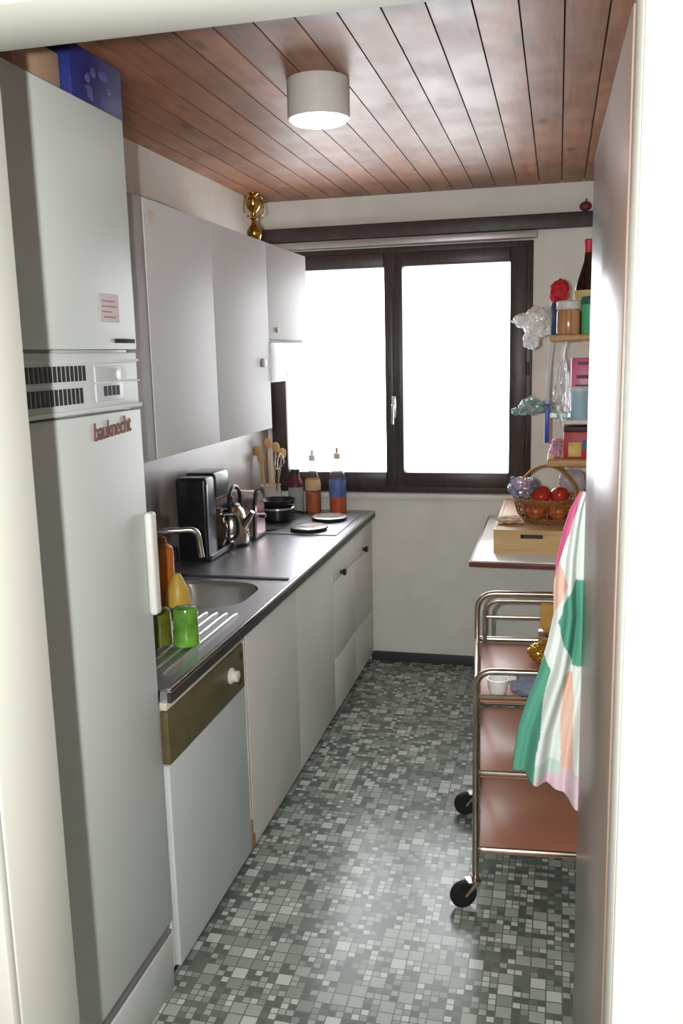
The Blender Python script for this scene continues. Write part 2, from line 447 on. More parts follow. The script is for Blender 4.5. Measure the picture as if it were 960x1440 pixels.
v = obj('window_valance', bx(XL + .002, XR - .001, YB - .055, YB, 2.352, 2.425, bev=.004), M_valance, origin=(-.6, YB, 2.352))
tag(v, 'long dark brown curtain board above the window', 'curtain board')
v = obj('curtain_rail', bx(XL + .01, WX1 + .02, YB - .05, YB, 2.311, 2.350, bev=.006), mat('grey_rail', (.42, .39, .39), .35, .3), origin=(-.8, YB, 2.31))
tag(v, 'pale grey rail running just below the dark curtain board', 'curtain rail')
b = BM(); ball(b, (.118, YB - .035, 2.450), .028, 3, (1.1, .8, .85)); tube(b, [(.118, YB - .035, 2.468), (.122, YB - .035, 2.486)], .004, 8)
tag(obj('red_ornament', b, mat('dull_red', (.18, .03, .04), .5), origin=(.118, YB - .035, 2.425)), 'small dark red ornament sitting on the right end of the curtain board', 'ornament')

# ------------------------------------------------------------------ ceiling lamp
lx, ly = -.728, 2.79
t = thing('ceiling_lamp', 'round white drum lamp fixed to the plank ceiling', 'lamp', (lx, ly, ZC - .125))
lathe_b = lathe(BM(), [(0, ZC), (.094, ZC), (.096, ZC - .004), (.096, ZC - .112), (.092, ZC - .114), (.090, ZC - .10), (0, ZC - .10)], (lx, ly, 0), 64)
obj('lamp_housing', lathe_b, mat('lamp_grey_white', (.62, .62, .59), .45), t)
obj('lamp_diffuser', lathe(BM(), [(.088, ZC - .10), (.089, ZC - .114), (.082, ZC - .122), (.05, ZC - .127), (0, ZC - .128)], (lx, ly, 0), 64),
    mat('lamp_glass', (.85, .85, .83), .3, emit=((1, .97, .93), 6.0)), t)

# ------------------------------------------------------------------ tall fridge
XF = -1.016; FY0, FY1 = 1.45, 2.052
t = thing('fridge_freezer', 'tall white fridge freezer with vent band and brown lettering', 'fridge', (-1.3, 1.75, 0))
b = BM(); box(b, XL + .02, XF - .03, FY0, FY1, .10, 2.305, bev=.004)
obj('body', b, M_enamel, t)
d1 = obj('freezer_door', bx(XF - .028, XF, FY0, FY1 - .002, 1.772, 2.309, bev=.006), M_enamel, t)
b = bx(XF, XF + .003, 1.935, 2.035, 1.788, 1.798, bev=.001)
obj('grip_slot', b, M_dark, d1)
b = bx(XF - .0003, XF + .0008, 1.875, 1.965, 1.835, 1.90)
stk = obj('sticker', b, mat('pale_pink_sticker', (.62, .55, .56), .5), d1)
b = BM()
for k, (y0, y1) in enumerate(((1.885, 1.945), (1.885, 1.955), (1.885, 1.93), (1.89, 1.95))):
    z = 1.885 - k * .012; box(b, XF + .0008, XF + .0014, y0, y1, z - .004, z)
obj('sticker_print', b, mat('faded_red_print', (.42, .24, .26), .6), d1)
p = obj('vent_band', bx(XF - .028, XF - .004, FY0, FY1 - .002, 1.632, 1.766, bev=.003), M_enamel, t)
b = BM()
for row, (z0, z1) in enumerate(((1.705, 1.738), (1.656, 1.690))):
    y = FY0 + .012
    while y < 1.80 - row * .02:
        box(b, XF - .0045, XF - .0018, y, y + .010, z0, z1); y += .017
obj('vent_slots', b, M_dark, p)
b = BM()
box(b, XF - .005, XF + .002, FY0, FY1 - .002, 1.744, 1.750); box(b, XF - .005, XF + .002, FY0, FY1 - .002, 1.696, 1.700)
box(b, XF - .005, XF + .004, FY0, FY1 - .002, 1.634, 1.643)
obj('vent_trim', b, mat('grey_white_trim', (.72, .75, .75), .3), p)
cp = obj('control_panel', bx(XF - .006, XF, 1.835, 1.965, 1.655, 1.735, bev=.002), mat('pale_grey_panel', (.55, .58, .60), .35), p)
b = BM()
for k in range(4): box(b, XF, XF + .001, 1.868 + k * .020, 1.883 + k * .020, 1.667, 1.690)
obj('display', b, M_black, p)
obj('control_knob', lathe(BM(), [(0, 0), (.016, 0), (.015, .010), (0, .011)], (XF, 1.95, 1.715), 24, Matrix.Rotation(R(90), 3, 'Y')), mat('white_knob', (.75, .77, .77), .35), p)
d2 = obj('fridge_door', bx(XF - .028, XF, FY0, FY1 - .002, .205, 1.628, bev=.006), M_enamel, t)
b = BM()
box(b, XF, XF + .022, FY1 - .030, FY1 + .006, 1.095, 1.365, bev=.009, seg=3)
obj('door_handle', b, mat('handle_white', (.80, .80, .76), .35), d2)
# lettering
cu = bpy.data.curves.new('lettering', 'FONT'); cu.body = 'bauknecht'; cu.size = .062; cu.extrude = .0015; cu.shear = .18; cu.space_character = .92
to = bpy.data.objects.new('lettering_source', cu); C.objects.link(to)
bpy.context.view_layer.update()
me = bpy.data.meshes.new_from_object(to.evaluated_get(bpy.context.evaluated_depsgraph_get()))
bpy.data.objects.remove(to); bpy.data.curves.remove(cu)
me.name = 'lettering'
b = BM(); b.from_mesh(me); bpy.data.meshes.remove(me)
wd = max(v.co.x for v in b.verts)
mt = Matrix(((0, 0, 1, XF + .002), (1, 0, 0, 1.803), (0, 1, 0, 1.568), (0, 0, 0, 1))) @ Matrix.Rotation(R(3), 4, 'Z') @ Matrix.Diagonal((.185 / wd, .95, 1, 1))
b.transform(mt)
obj('lettering', b, mat('brown_lettering', (.17, .075, .06), .5), d2)
b = BM()
box(b, XF - .026, XF - .010, FY0, FY1 - .004, .186, .196); box(b, XF - .026, XF - .006, FY0, FY1 - .004, .168, .178)
obj('bottom_grille', b, mat('grey_gap_trim', (.22, .22, .21), .5), t)
obj('plinth', bx(XF - .05, XF - .004, FY0, FY1 - .004, 0.0, .163, bev=.004), M_enamel, t)
# filler beside fridge (towards the doorway)
tag(obj('tall_side_panel', bx(XL + .002, XF - .03, 1.42, 1.447, 0, 2.30, bev=.002), M_white, origin=(-1.3, 1.43, 0)), 'plain white side panel against the doorway side of the fridge', 'panel')
# boxes on top
o = obj('blue_box', bx(-1.21, -1.030, 1.845, 2.080, 2.3095, 2.428, bev=.003), mat('blue_print_card', (.016, .022, .14), .4, nscale=6, namt=.4), origin=(-1.12, 1.9, 2.3095))
tag(o, 'dark blue printed box lying on top of the fridge', 'box')
random.seed(3)
for k in range(9):
    y = random.uniform(1.88, 2.04); z = random.uniform(2.33, 2.40)
    q = obj('box_print', crumple(BM(), (-1.0305, y, z), (.0015, random.uniform(.008, .018), random.uniform(.006, .012)), k, .5, 2, 2), mat('pale_blue_print', (.07, .09, .28), .5), o)
o = obj('cardboard_box', bx(-1.20, -1.05, 1.66, 1.835, 2.3095, 2.395, bev=.003), mat('brown_card', (.42, .28, .19), .7, nscale=12, namt=.1), origin=(-1.13, 1.68, 2.3095))
tag(o, 'small pinkish brown cardboard box beside the blue box on the fridge', 'box')

# ------------------------------------------------------------------ base units
# dishwasher
t = thing('dishwasher', 'white dishwasher front with an olive control strip', 'dishwasher', (-1.3, 2.36, 0))
obj('body', bx(XL + .02, XK - .022, 2.064, 2.672, .045, .815), M_white, t)
obj('door', bx(XK - .02, XK, 2.066, 2.672, .05, .655, bev=.004), M_enamel_b, t)
pn = obj('control_panel', bx(XK - .02, XK + .004, 2.066, 2.660, .660, .812, bev=.003), M_olive, t)
b = lathe(BM(), [(0, 0), (.026, 0), (.026, .006), (.019, .010), (.018, .026), (.015, .028), (0, .028)], (XK + .004, 2.535, .742), 32, Matrix.Rotation(R(90), 3, 'Y'))
obj('program_knob', b, M_knob, pn)
b = bx(XK + .004, XK + .006, 2.16, 2.24, .690, .708, bev=.001)
obj('handle_recess', b, mat('olive_light', (.14, .12, .058), .45), pn)
for sy, sz, sd in ((2.635, .775, 4), (2.62, .69, 5)): obj('rust_stain', crumple(BM(), (XK + .004, sy, sz), (.0012, .016, .012), sd, .6, 2, 2), mat('rust', (.10, .035, .012), .9), pn)
obj('top_strip', bx(XK - .02, XK + .002, 2.066, 2.672, .816, .838, bev=.002), M_cream, t)
# sink base cabinet: two doors
t = thing('sink_cabinet', 'white base cabinet with two plain doors under the sink end', 'cabinet', (-1.3, 3.28, 0))
b = BM(); box(b, XL + .02, XK - .022, 2.678, 2.694, .045, .838); box(b, XL + .02, XK - .022, 3.876, 3.892, .045, .838)
box(b, XL + .02, XK - .022, 2.694, 3.876, .045, .062); box(b, XL + .02, XL + .03, 2.694, 3.876, .062, .838)
obj('carcass', b, M_white, t)
obj('edge_strip', bx(XK - .02, XK - .001, 2.678, 2.694, .16, .838, bev=.001), M_cream, t)
b = BM(); box(b, XK - .02, XK + .0005, 2.678, 2.694, .05, .158, bev=.002); crumple(b, (XK, 2.700, .075), (.0018, .010, .026), 9, .5, 2, 2)
obj('chipped_corner', b, mat('bare_chipboard', (.36, .22, .11), .9, nscale=60, namt=.2), t)
obj('door', bx(XK - .02, XK, 2.696, 3.292, .05, .836, bev=.0012), M_white, t)
obj('door', bx(XK - .02, XK, 3.2935, 3.892, .05, .836, bev=.0012), M_white, t)
# drawer unit under the hob
t = thing('drawer_cabinet', 'white base cabinet with black-knobbed drawers next to the window wall', 'cabinet', (-1.3, 4.35, 0))
obj('carcass', bx(XL + .02, XK - .022, 3.898, 4.800, .045, .838), M_white, t)
def knob(y, z, par, r=.017, m=M_black):
    b = lathe(BM(), [(0, 0), (r * .6, 0), (r * .55, .010), (r, .016), (r, .024), (r * .8, .028), (0, .029)], (XK, y, z), 24, Matrix.Rotation(R(90), 3, 'Y'))
    return obj('knob', b, m, par)
for y0, y1, ky in ((3.900, 4.348, 4.045), (4.352, 4.798, 4.555)):
    d = obj('drawer', bx(XK - .02, XK, y0, y1, .690, .836, bev=.004), M_white, t); knob(ky, .712, d)
    obj('door', bx(XK - .02, XK, y0, y1, .315, .685, bev=.004), M_white, t)
    obj('lower_drawer', bx(XK - .02, XK, y0, y1, .05, .310, bev=.004), M_white, t)
o = obj('plinth', bx(-1.07, -1.045, 2.06, 4.80, 0, .045), M_dark, origin=(-1.05, 3.4, 0))
tag(o, 'black recessed plinth along the floor under the base cabinets', 'plinth')

# worktop with sink
wt = thing('worktop', 'long stainless steel worktop with sink bowl and drainer', 'worktop', (-1.3, 3.4, ZT - .035))
XW0, XW1 = XL + .008, -.986
SY0, SY1 = 2.060, 3.235
hole = rrect(-1.50, -1.085, 2.80, 3.175, .13, 8)
b = BM()
def to_rect(x, y, x0, x1, y0, y1, cx, cy):
    dx, dy = x - cx, y - cy; ks = []
    if dx > 1e-9: ks.append((x1 - cx) / dx)
    if dx < -1e-9: ks.append((x0 - cx) / dx)
    if dy > 1e-9: ks.append((y1 - cy) / dy)
    if dy < -1e-9: ks.append((y0 - cy) / dy)
    k = min(k for k in ks if k > 0); return cx + dx * k, cy + dy * k
hv = [b.verts.new((x, y, ZT)) for x, y in hole]
ov = []
for x, y in hole:
    X, Y = to_rect(x, y, XW0, XW1, 2.74, SY1, -1.2925, 2.9875); ov.append(b.verts.new((X, Y, ZT)))
n = len(hole)
for k in range(n): b.faces.new((hv[k], hv[(k + 1) % n], ov[(k + 1) % n], ov[k]))
cor = [(XW0, 2.74), (XW1, 2.74), (XW1, SY1), (XW0, SY1)]
for cx_, cy_ in cor:                          # fill the little corner triangles of the outer ring
    best = None
    for k in range(n):
        a, c2 = ov[k].co, ov[(k + 1) % n].co
        on_x = lambda q: abs(q.x - cx_) < 1e-5; on_y = lambda q: abs(q.y - cy_) < 1e-5
        if (on_x(a) and on_y(c2)) or (on_y(a) and on_x(c2)): best = k
    if best is not None:
        vv = b.verts.new((cx_, cy_, ZT))
        if (ov[best].co - vv.co).length > 1e-5 and (ov[(best + 1) % n].co - vv.co).length > 1e-5: b.faces.new((ov[best], ov[(best + 1) % n], vv))
box(b, XW0, XW1, SY0, 2.74, ZT - .004, ZT)
box(b, XW0, XW1 - .013, SY1, YB - .002, ZT - .038, ZT)
obj('steel_top', b, M_steel, wt)
b = BM(); box(b, XW1 - .012, XW1 - .001, SY0, YB - .002, ZT - .038, ZT - .012)
obj('front_edge', b, mat('dark_edge', (.07, .065, .07), .4, .3), wt)
b = BM(); box(b, XW1 - .014, XW1, SY0, YB - .002, ZT - .011, ZT + .003, bev=.003)
obj('edge_lip', b, M_steel_l, wt)
b = BM()
loops = []
for ins, z in ((0, ZT), (.006, ZT - .004), (.012, ZT - .02), (.018, ZT - .12), (.035, ZT - .15), (.07, ZT - .158)):
    pts = rrect(-1.50 + ins, -1.085 - ins, 2.80 + ins, 3.175 - ins, max(.03, .13 - ins * .8), 8)
    loops.append([b.verts.new((x, y, z)) for x, y in pts])
for a, c2 in zip(loops, loops[1:]):
    for k in range(n): b.faces.new((a[k], a[(k + 1) % n], c2[(k + 1) % n], c2[k]))
b.faces.new(loops[-1])
sk = obj('sink_bowl', b, M_steel_l, wt, sm=60)
obj('drain', lathe(BM(), [(0, .002), (.03, .002), (.038, .004), (.04, 0)], (-1.29, 2.99, ZT - .158), 24), M_chrome, sk)
b = BM()
for k in range(11):
    x = -1.055 - k * .036
    tube(b, [(x, 2.16, ZT - .001), (x, 2.19, ZT + .003), (x, 2.71, ZT + .003), (x, 2.75, ZT - .001)], .0055, 8)
obj('drainer_ridge', b, M_steel_l, wt)
obj('joint_strip', bx(XW0, XW1 - .03, SY1 - .012, SY1 + .012, ZT, ZT + .007, bev=.003), mat('dark_joint_rubber', (.06, .05, .055), .5), wt)
# hob plates belong to the cooktop
ck = thing('cooktop', 'flat steel cooktop let into the worktop near the window', 'cooktop', (-1.3, 4.34, ZT))
obj('hob_panel', bx(-1.555, -1.035, 4.09, 4.66, ZT, ZT + .006, bev=.002), M_steel, ck)
for hx, hy in ((-1.20, 4.19), (-1.165, 4.47), (-1.44, 4.20), (-1.44, 4.47)):
    obj('hotplate', lathe(BM(), [(0, .0), (.088, 0), (.09, .004), (.085, .010), (0, .010)], (hx, hy, ZT + .006), 40), M_dark, ck)
hob_lids = []
for k, (hx, hy, r, lab) in enumerate(((-1.20, 4.19, .092, 'round pale metal hotplate cover nearest the sink on the cooktop'), (-1.165, 4.47, .086, 'round pale metal hotplate cover nearest the window on the cooktop'))):
    if k == 0:
        l0 = thing('hotplate_cover', lab, 'cover', (hx, hy, ZT + .016), group='covers on the front hotplates')
        obj('cover_disc', lathe(BM(), [(.088, 0), (.094, .003), (.094, .010), (.086, .013), (.05, .010), (0, .010)], (0, 0, 0), 48), mat('pale_cover_enamel', (.66, .62, .62), .2, .5), l0, world=False)
        obj('rim', lathe(BM(), [(.0945, .001), (.096, .002), (.096, .006), (.0945, .007)], (0, 0, 0), 48), M_dark, l0, world=False)
    else: dup(l0, (hx, hy, ZT + .016), lab)

# ------------------------------------------------------------------ wall units
UY0, UY1, UY2, UY3 = 2.452, 2.968, 3.570, 4.160
UZ0, UZ1 = 1.450, 2.208
t = thing('wall_cabinet', 'large grey-white wall cabinet with two tall doors beside the fridge', 'cabinet', (-1.4, 3.0, UZ0))
obj('carcass', bx(XL + .002, XU - .020, UY0, UY2 - .003, UZ0, UZ1), M_upper, t)
obj('shade_filler', bx(XL + .002, XU - .003, 2.060, UY0 - .001, UZ0, UZ1), mat('mauve_grey_shade', (.26, .225, .22), .5), t)  # dark mauve colour stands in for the shadow strip beside the fridge
da = obj('door', bx(XU - .018, XU, UY0, UY1 - .001, UZ0, UZ1, bev=.0015), M_upper, t)
obj('tape_patch', bx(XU, XU + .0008, 2.475, 2.52, 2.14, 2.18), mat('beige_tape', (.56, .44, .36), .6), da)
db = obj('door', bx(XU - .018, XU, UY1 + .001, UY2 - .001, UZ0, UZ1, bev=.0015), M_upper, t)
obj('latch', bx(XU, XU + .010, 3.46, 3.505, 1.705, 1.74, bev=.003), mat('grey_latch', (.42, .42, .43), .4), db)
t = thing('hood_cabinet', 'short white wall cabinet with extractor flap over the cooktop', 'cabinet', (-1.4, 3.87, 1.64))
obj('carcass', bx(XL + .002, XU - .020, UY2, UY3, 1.665, UZ1), M_upper, t)
d = obj('door', bx(XU - .018, XU, UY2 + .001, UY3, 1.818, UZ1, bev=.0015), M_upper, t)
obj('knob', lathe(BM(), [(0, 0), (.010, 0), (.012, .012), (0, .014)], (XU, 3.665, 1.858), 20, Matrix.Rotation(R(90), 3, 'Y')), mat('grey_knob', (.35, .35, .36), .4), d)
b = BM(); box(b, XU - .018, XU + .004, UY2 + .002, UY3, 1.640, 1.806, bev=.004)
fl = obj('hood_flap', b, mat('white_hood_enamel', (.78, .78, .79), .22), t)
for k in range(3): obj('flap_grip', bx(XU + .004, XU + .0055, 3.62 + k * .17, 3.72 + k * .17, 1.662, 1.672), mat('hood_grey', (.6, .6, .62), .3), fl)
obj('hood_underside', bx(XL + .002, XU - .018, UY2 + .002, UY3, 1.645, 1.664), mat('hood_filter', (.4, .4, .4), .4, .6), t)

# brass candlestick on the cabinet
bxp, byp = -1.285, 3.77
t = thing('brass_candlestick', 'turned brass candlestick with round bulbs standing on the wall cabinets', 'candlestick', (bxp, byp, UZ1))
K = .70
prof = [(0, 0), (.046, 0), (.048, .006), (.030, .014), (.022, .03), (.034, .055), (.046, .078), (.047, .10), (.036, .125), (.018, .145), (.014, .17), (.024, .178), (.024, .186), (.014, .194), (.016, .215), (.036, .235), (.046, .26), (.044, .285), (.026, .305), (.020, .315), (.034, .325), (.034, .332), (.014, .332), (.012, .322), (0, .322)]
obj('stem', lathe(BM(), [(r * K, z * K) for r, z in prof], (bxp, byp, UZ1), 32), M_brass, t)
for k in range(4):
    b = BM()
    a = k * math.pi / 2 + .5; c, s_ = math.cos(a), math.sin(a)
    tube(b, smooth_path([(bxp + q * K * c, byp + q * K * s_, UZ1 + z * K) for q, z in ((.014, .19), (.05, .20), (.058, .25), (.048, .30))], 5), .0035, 8)
    ball(b, (bxp + .048 * K * c, byp + .048 * K * s_, UZ1 + .305 * K), .008, 2)
    obj('scroll_arm', b, M_brass, t)

# ------------------------------------------------------------------ things on the worktop
ZW = ZT
# faucet
fx, fy = -1.545, 3.05
t = thing('faucet', 'chrome swan-neck sink tap with level spout', 'tap', (fx, fy, ZW))
obj('tap_base', lathe(BM(), [(0, 0), (.03, 0), (.03, .01), (.022, .02), (.02, .09), (.016, .10), (0, .10)], (fx, fy, ZW), 24), M_chrome, t)
obj('spout', tube(BM(), round_corners([(fx, fy, ZW + .09), (fx, fy, ZW + .215), (-1.345, 3.13, ZW + .215), (-1.335, 3.133, ZW + .105)], .035, 8), .0115, 12), M_chrome, t)
b = tube(BM(), round_corners([(fx, fy, ZW + .06), (fx, fy - .05, ZW + .07), (fx + .02, fy - .09, ZW + .09)], .02), .008, 8)
obj('tap_lever', b, M_chrome, t)
# dish soap + yellow sponge-like cloth + bottle, on the drainer beside fridge
def bottle(name, label, cat, x, y, z, prof, m, capprof=None, capm=None, lab=None, labm=None, group=None):
    t = thing(name, label, cat, (x, y, z), group=group)
    obj('bottle_body', lathe(BM(), prof, (0, 0, 0), 28), m, t, world=False)
    if capprof: obj('cap', lathe(BM(), capprof, (0, 0, 0), 24), capm, t, world=False)
    if lab: obj('label_band', lathe(BM(), lab, (0, 0, 0), 28), labm, t, world=False)
    return t
M_orange = mat('orange_plastic', (.52, .15, .02), .35, nscale=6, namt=.12)
M_yellow = mat('yellow_plastic', (.62, .40, .06), .4, nscale=10, namt=.1)
bottle('dish_soap_bottle', 'tall orange washing-up bottle half hidden by the fridge handle', 'bottle', -1.330, 2.775, ZW,
       [(0, 0), (.038, 0), (.040, .006), (.040, .205), (.037, .222), (.024, .232), (.014, .236), (.014, .24), (0, .24)], M_orange,
       [(.016, .235), (.017, .238), (.016, .256), (.008, .260), (0, .262)], mat('dark_orange_cap', (.30, .07, .02), .4))
t = thing('yellow_squeeze_bottle', 'squat yellow bottle with sloping shoulders in front of the orange bottle', 'bottle', (-1.252, 2.715, ZW))
b = lathe(BM(), [(0, 0), (.034, 0), (.040, .01), (.043, .05), (.036, .09), (.022, .125), (.012, .145), (0, .148)], (0, 0, 0), 28)
obj('bottle_body', b, M_yellow, t, world=False)
# green drinking glasses
M_gg = mat('green_tinted_glass', (.22, .55, .07), .18, nscale=22, namt=.35, trans=.45, bump=.3)
M_og = mat('olive_tinted_glass', (.17, .20, .025), .2, nscale=22, namt=.3, trans=.4, bump=.3)
def tumbler(name, label, x, y, m, h=.118, r=.040):
    t = thing(name, label, 'glass', (x, y, ZW + .0085), group='upturned tumblers on the drainer')
    obj('glass_wall', lathe(BM(), [(r * .98, 0), (r, .004), (r * .96, h * .5), (r * .92, h - .012), (r * .84, h - .003), (r * .6, h), (0, h), (0, h - .005), (r * .55, h - .006), (r * .86, h - .016), (r * .9, h * .5), (r * .92, .002), (r * .98, 0)], (0, 0, 0), 32), m, t, world=False)
    return t
tumbler('drinking_glass', 'bright green textured tumbler standing on the drainer', -1.088, 2.405, M_gg)
tumbler('drinking_glass', 'dark olive tumbler just behind the bright green one by the fridge', -1.170, 2.395, M_og, .112, .038)
# black tray / rack rail behind glasses
t = thing('dish_rack', 'thin pale wire dish rack lying on the drainer behind the tumblers', 'rack', (-1.29, 2.55, ZW + .008))
b = BM()
for z in (.012, .05):
    tube(b, round_corners([(-1.42, 2.46, ZW + z), (-1.17, 2.50, ZW + z), (-1.17, 2.62, ZW + z), (-1.42, 2.62, ZW + z)], .02), .0035, 8)
for k in range(5):
    xx = -1.40 + k * .055
    tube(b, [(xx, 2.468 + k * .008, ZW + .012), (xx, 2.468 + k * .008, ZW + .05)], .003, 6)
obj('wire_frame', b, M_steel_l, t)
# coffee maker
t = thing('coffee_maker', 'black filter coffee machine standing on the worktop', 'coffee maker', (-1.49, 3.60, ZW))
b = BM(); box(b, -1.585, -1.445, 3.47, 3.585, ZW, ZW + .365, bev=.014, seg=3)
obj('water_tank', b, M_black, t)
b = BM(); box(b, -1.585, -1.438, 3.475, 3.765, ZW + .002, ZW + .030, bev=.010, seg=3)
obj('base', b, M_black, t)
b = BM(); box(b, -1.585, -1.440, 3.560, 3.745, ZW + .245, ZW + .375, bev=.022, seg=4)
obj('filter_head', b, M_black, t)
obj('edge_highlight', bx(-1.446, -1.4405, 3.474, 3.482, ZW + .03, ZW + .34, bev=.001), mat('highlight_grey', (.30, .30, .32), .3, .5), t)  # grey strip stands in for the highlight along the black corner
j = obj('carafe', lathe(BM(), [(0, 0), (.055, 0), (.068, .03), (.070, .08), (.058, .13), (.048, .15), (.052, .16), (.046, .16), (.042, .15), (0, .15)], (-1.505, 3.668, ZW + .031), 32), mat('coffee_glass', (.05, .035, .03), .08, trans=.3), t)
obj('carafe_handle', tube(BM(), smooth_path([(-1.45, 3.675, ZW + .17), (-1.405, 3.69, ZW + .168), (-1.392, 3.695, ZW + .12), (-1.40, 3.692, ZW + .07), (-1.432, 3.68, ZW + .055)], 6), .0085, 10), M_black, j)
# kettle
kx, ky = -1.475, 3.835
t = thing('kettle', 'round shiny metal kettle with black handle beside the coffee machine', 'kettle', (kx, ky, ZW))
obj('kettle_body', lathe(BM(), [(0, 0), (.070, 0), (.080, .010), (.083, .05), (.076, .12), (.060, .17), (.045, .185), (0, .188)], (kx, ky, ZW), 40), mat('kettle_steel', (.48, .44, .38), .16, 1.0, nscale=12, namt=.2), t)
obj('lid', lathe(BM(), [(.046, .184), (.046, .19), (.03, .20), (.010, .206), (.009, .216), (.015, .224), (.010, .232), (0, .233)], (kx, ky, ZW), 28), M_black, t)
obj('kettle_handle', tube(BM(), smooth_path([(kx + .02, ky - .062, ZW + .165), (kx + .02, ky - .068, ZW + .24), (kx + .02, ky, ZW + .278), (kx + .02, ky + .068, ZW + .24), (kx + .02, ky + .062, ZW + .165)], 8), .009, 10), M_black, t)
obj('spout', tube(BM(), [(kx + .06, ky - .02, ZW + .09), (kx + .105, ky - .03, ZW + .145), (kx + .118, ky - .033, ZW + .165)], [.020, .014, .011], 12), MATS['kettle_steel'], t)
obj('base_ring', lathe(BM(), [(.083, 0), (.088, .002), (.088, .014), (.08, .016)], (kx, ky, ZW), 40), M_black, t)
# toaster : rounded arch with black ends
tx, ty = -1.46, 4.005
t = thing('toaster', 'arched chrome toaster with dark rim between kettle and pans', 'toaster', (tx, ty, ZW))
def arch(x0, x1, y, w, h, r, n=14):
    return [(x, y0, z) for x in (x0, x1) for y0, z in []]
def arch_solid(bm, cy, hw, z0, h, x0, x1, n=20, p=2.6):
    prof = []
    for k in range(n + 1):
        a = math.pi * k / n; c, s = math.cos(a), math.sin(a)
        prof.append((cy + hw * math.copysign(abs(c) ** (2 / p), c), z0 + h * abs(s) ** (2 / p)))
    A = [bm.verts.new((x0, y, z)) for y, z in prof]; B = [bm.verts.new((x1, y, z)) for y, z in prof]
    for k in range(n): bm.faces.new((A[k], A[k + 1], B[k + 1], B[k]))
    bm.faces.new((A[-1], A[0], B[0], B[-1])); bm.faces.new(A); bm.faces.new(list(reversed(B)))
    return bm
obj('shell', arch_solid(BM(), ty, .070, ZW + .012, .222, -1.575, -1.405), mat('toaster_chrome', (.62, .50, .49), .22, .9, nscale=9, namt=.2), t)
b = arch_solid(BM(), ty, .077, ZW + .008, .236, -1.405, -1.392)
obj('rim', b, M_black, t)
obj('end_plate', arch_solid(BM(), ty, .062, ZW + .022, .205, -1.392, -1.388), mat('pink_reflection_steel', (.60, .42, .43), .2, .8, nscale=8, namt=.2), t)  # pinkish reflection put into the base colour of the chrome end
obj('lever', bx(-1.388, -1.362, ty - .018, ty + .018, ZW + .10, ZW + .118, bev=.004), M_black, t)
for dx in (-.09, .05):
    for dy in (-.05, .05): obj('foot', lathe(BM(), [(0, 0), (.010, 0), (.010, .013), (0, .013)], (tx + dx, ty + dy, ZW), 12), M_rubber, t)
# pans on rear plate
t = thing('saucepan', 'black saucepan with pale rim standing on the back of the cooktop', 'pan', (-1.43, 4.40, ZW + .016))
obj('pot', lathe(BM(), [(0, 0), (.082, 0), (.088, .006), (.088, .062), (.085, .064), (.083, .062), (.083, .010), (0, .008)], (-1.43, 4.40, ZW + .017), 36), M_black, t)
obj('rim', lathe(BM(), [(.0885, .058), (.091, .060), (.091, .067), (.086, .069), (.083, .066)], (-1.43, 4.40, ZW + .017), 36), mat('pale_rim', (.6, .6, .6), .25, .7), t)
obj('handle', tube(BM(), [(-1.345, 4.36, ZW + .068), (-1.30, 4.32, ZW + .074), (-1.235, 4.27, ZW + .078)], [.009, .008, .010], 10), M_black, t)
t = thing('frying_pan', 'black frying pan stacked inside the saucepan on the cooktop', 'pan', (-1.43, 4.40, ZW + .086))
obj('pan_body', lathe(BM(), [(0, 0), (.075, 0), (.095, .034), (.098, .036), (.094, .036), (.072, .005), (0, .005)], (-1.43, 4.40, ZW + .088), 36), M_black, t)
obj('handle', tube(BM(), [(-1.36, 4.335, ZW + .118), (-1.325, 4.28, ZW + .128), (-1.30, 4.24, ZW + .138)], [.008, .008, .010], 10), M_black, t)
# utensil jar with wooden spoons
ux, uy = -1.525, 4.585
jar = thing('utensil_jar', 'pale stoneware jar holding wooden spoons by the window', 'jar', (ux, uy, ZW))
obj('jar_body', lathe(BM(), [(0, 0), (.050, 0), (.056, .01), (.058, .12), (.054, .165), (.058, .172), (.052, .172), (.048, .16), (.048, .012), (0, .01)], (ux, uy, ZW), 32), mat('stoneware', (.50, .46, .42), .35, nscale=14, namt=.15), jar)
spl = [(-.035, -.02, .40, 'spoon with the broad bowl leaning to the left'), (-.01, .02, .44, 'tallest spoon in the middle'), (.025, -.01, .42, 'spoon leaning to the right'),
       (-.02, -.035, .36, 'short spoon at the front'), (.038, .022, .38, 'spoon behind on the right')]
for k, (dx, dy, h, lab) in enumerate(spl):
    b = BM(); p0 = Vector((0, 0, 0)); tip = Vector((dx * 1.5, dy * 1.2, h - .02))
    tube(b, [p0, tip * .5, tip * .84], [.005, .005, .0055], 8)
    ball(b, tip * .92, .03, 3, (.75, .28, 1.0))
    o = obj('wooden_spoon', b, M_spoonwood, None); o.location = (ux + dx * .3, uy + dy * .3, ZW + .012)
    tag(o, 'wooden ' + lab + ' of the stoneware jar', 'spoon', 'wooden spoons in the jar')
b = BM()
tube(b, [(0, 0, 0), (.04, -.02, .24)], .004, 8)
for k in range(4):
    a = k * math.pi / 4; c, s = math.cos(a) * .028, math.sin(a) * .028
    base = Vector((.04, -.02, .24)); up = Vector((.16, -.08, 1)).normalized()
    tube(b, smooth_path([base, base + up * .05 + Vector((c, s, 0)), base + up * .10, base + up * .05 - Vector((c, s, 0)), base], 6), .0015, 6)
o = obj('whisk', b, M_chrome, None); o.location = (ux + .02, uy - .02, ZW + .014)
tag(o, 'shiny wire whisk among the wooden spoons in the jar', 'whisk')
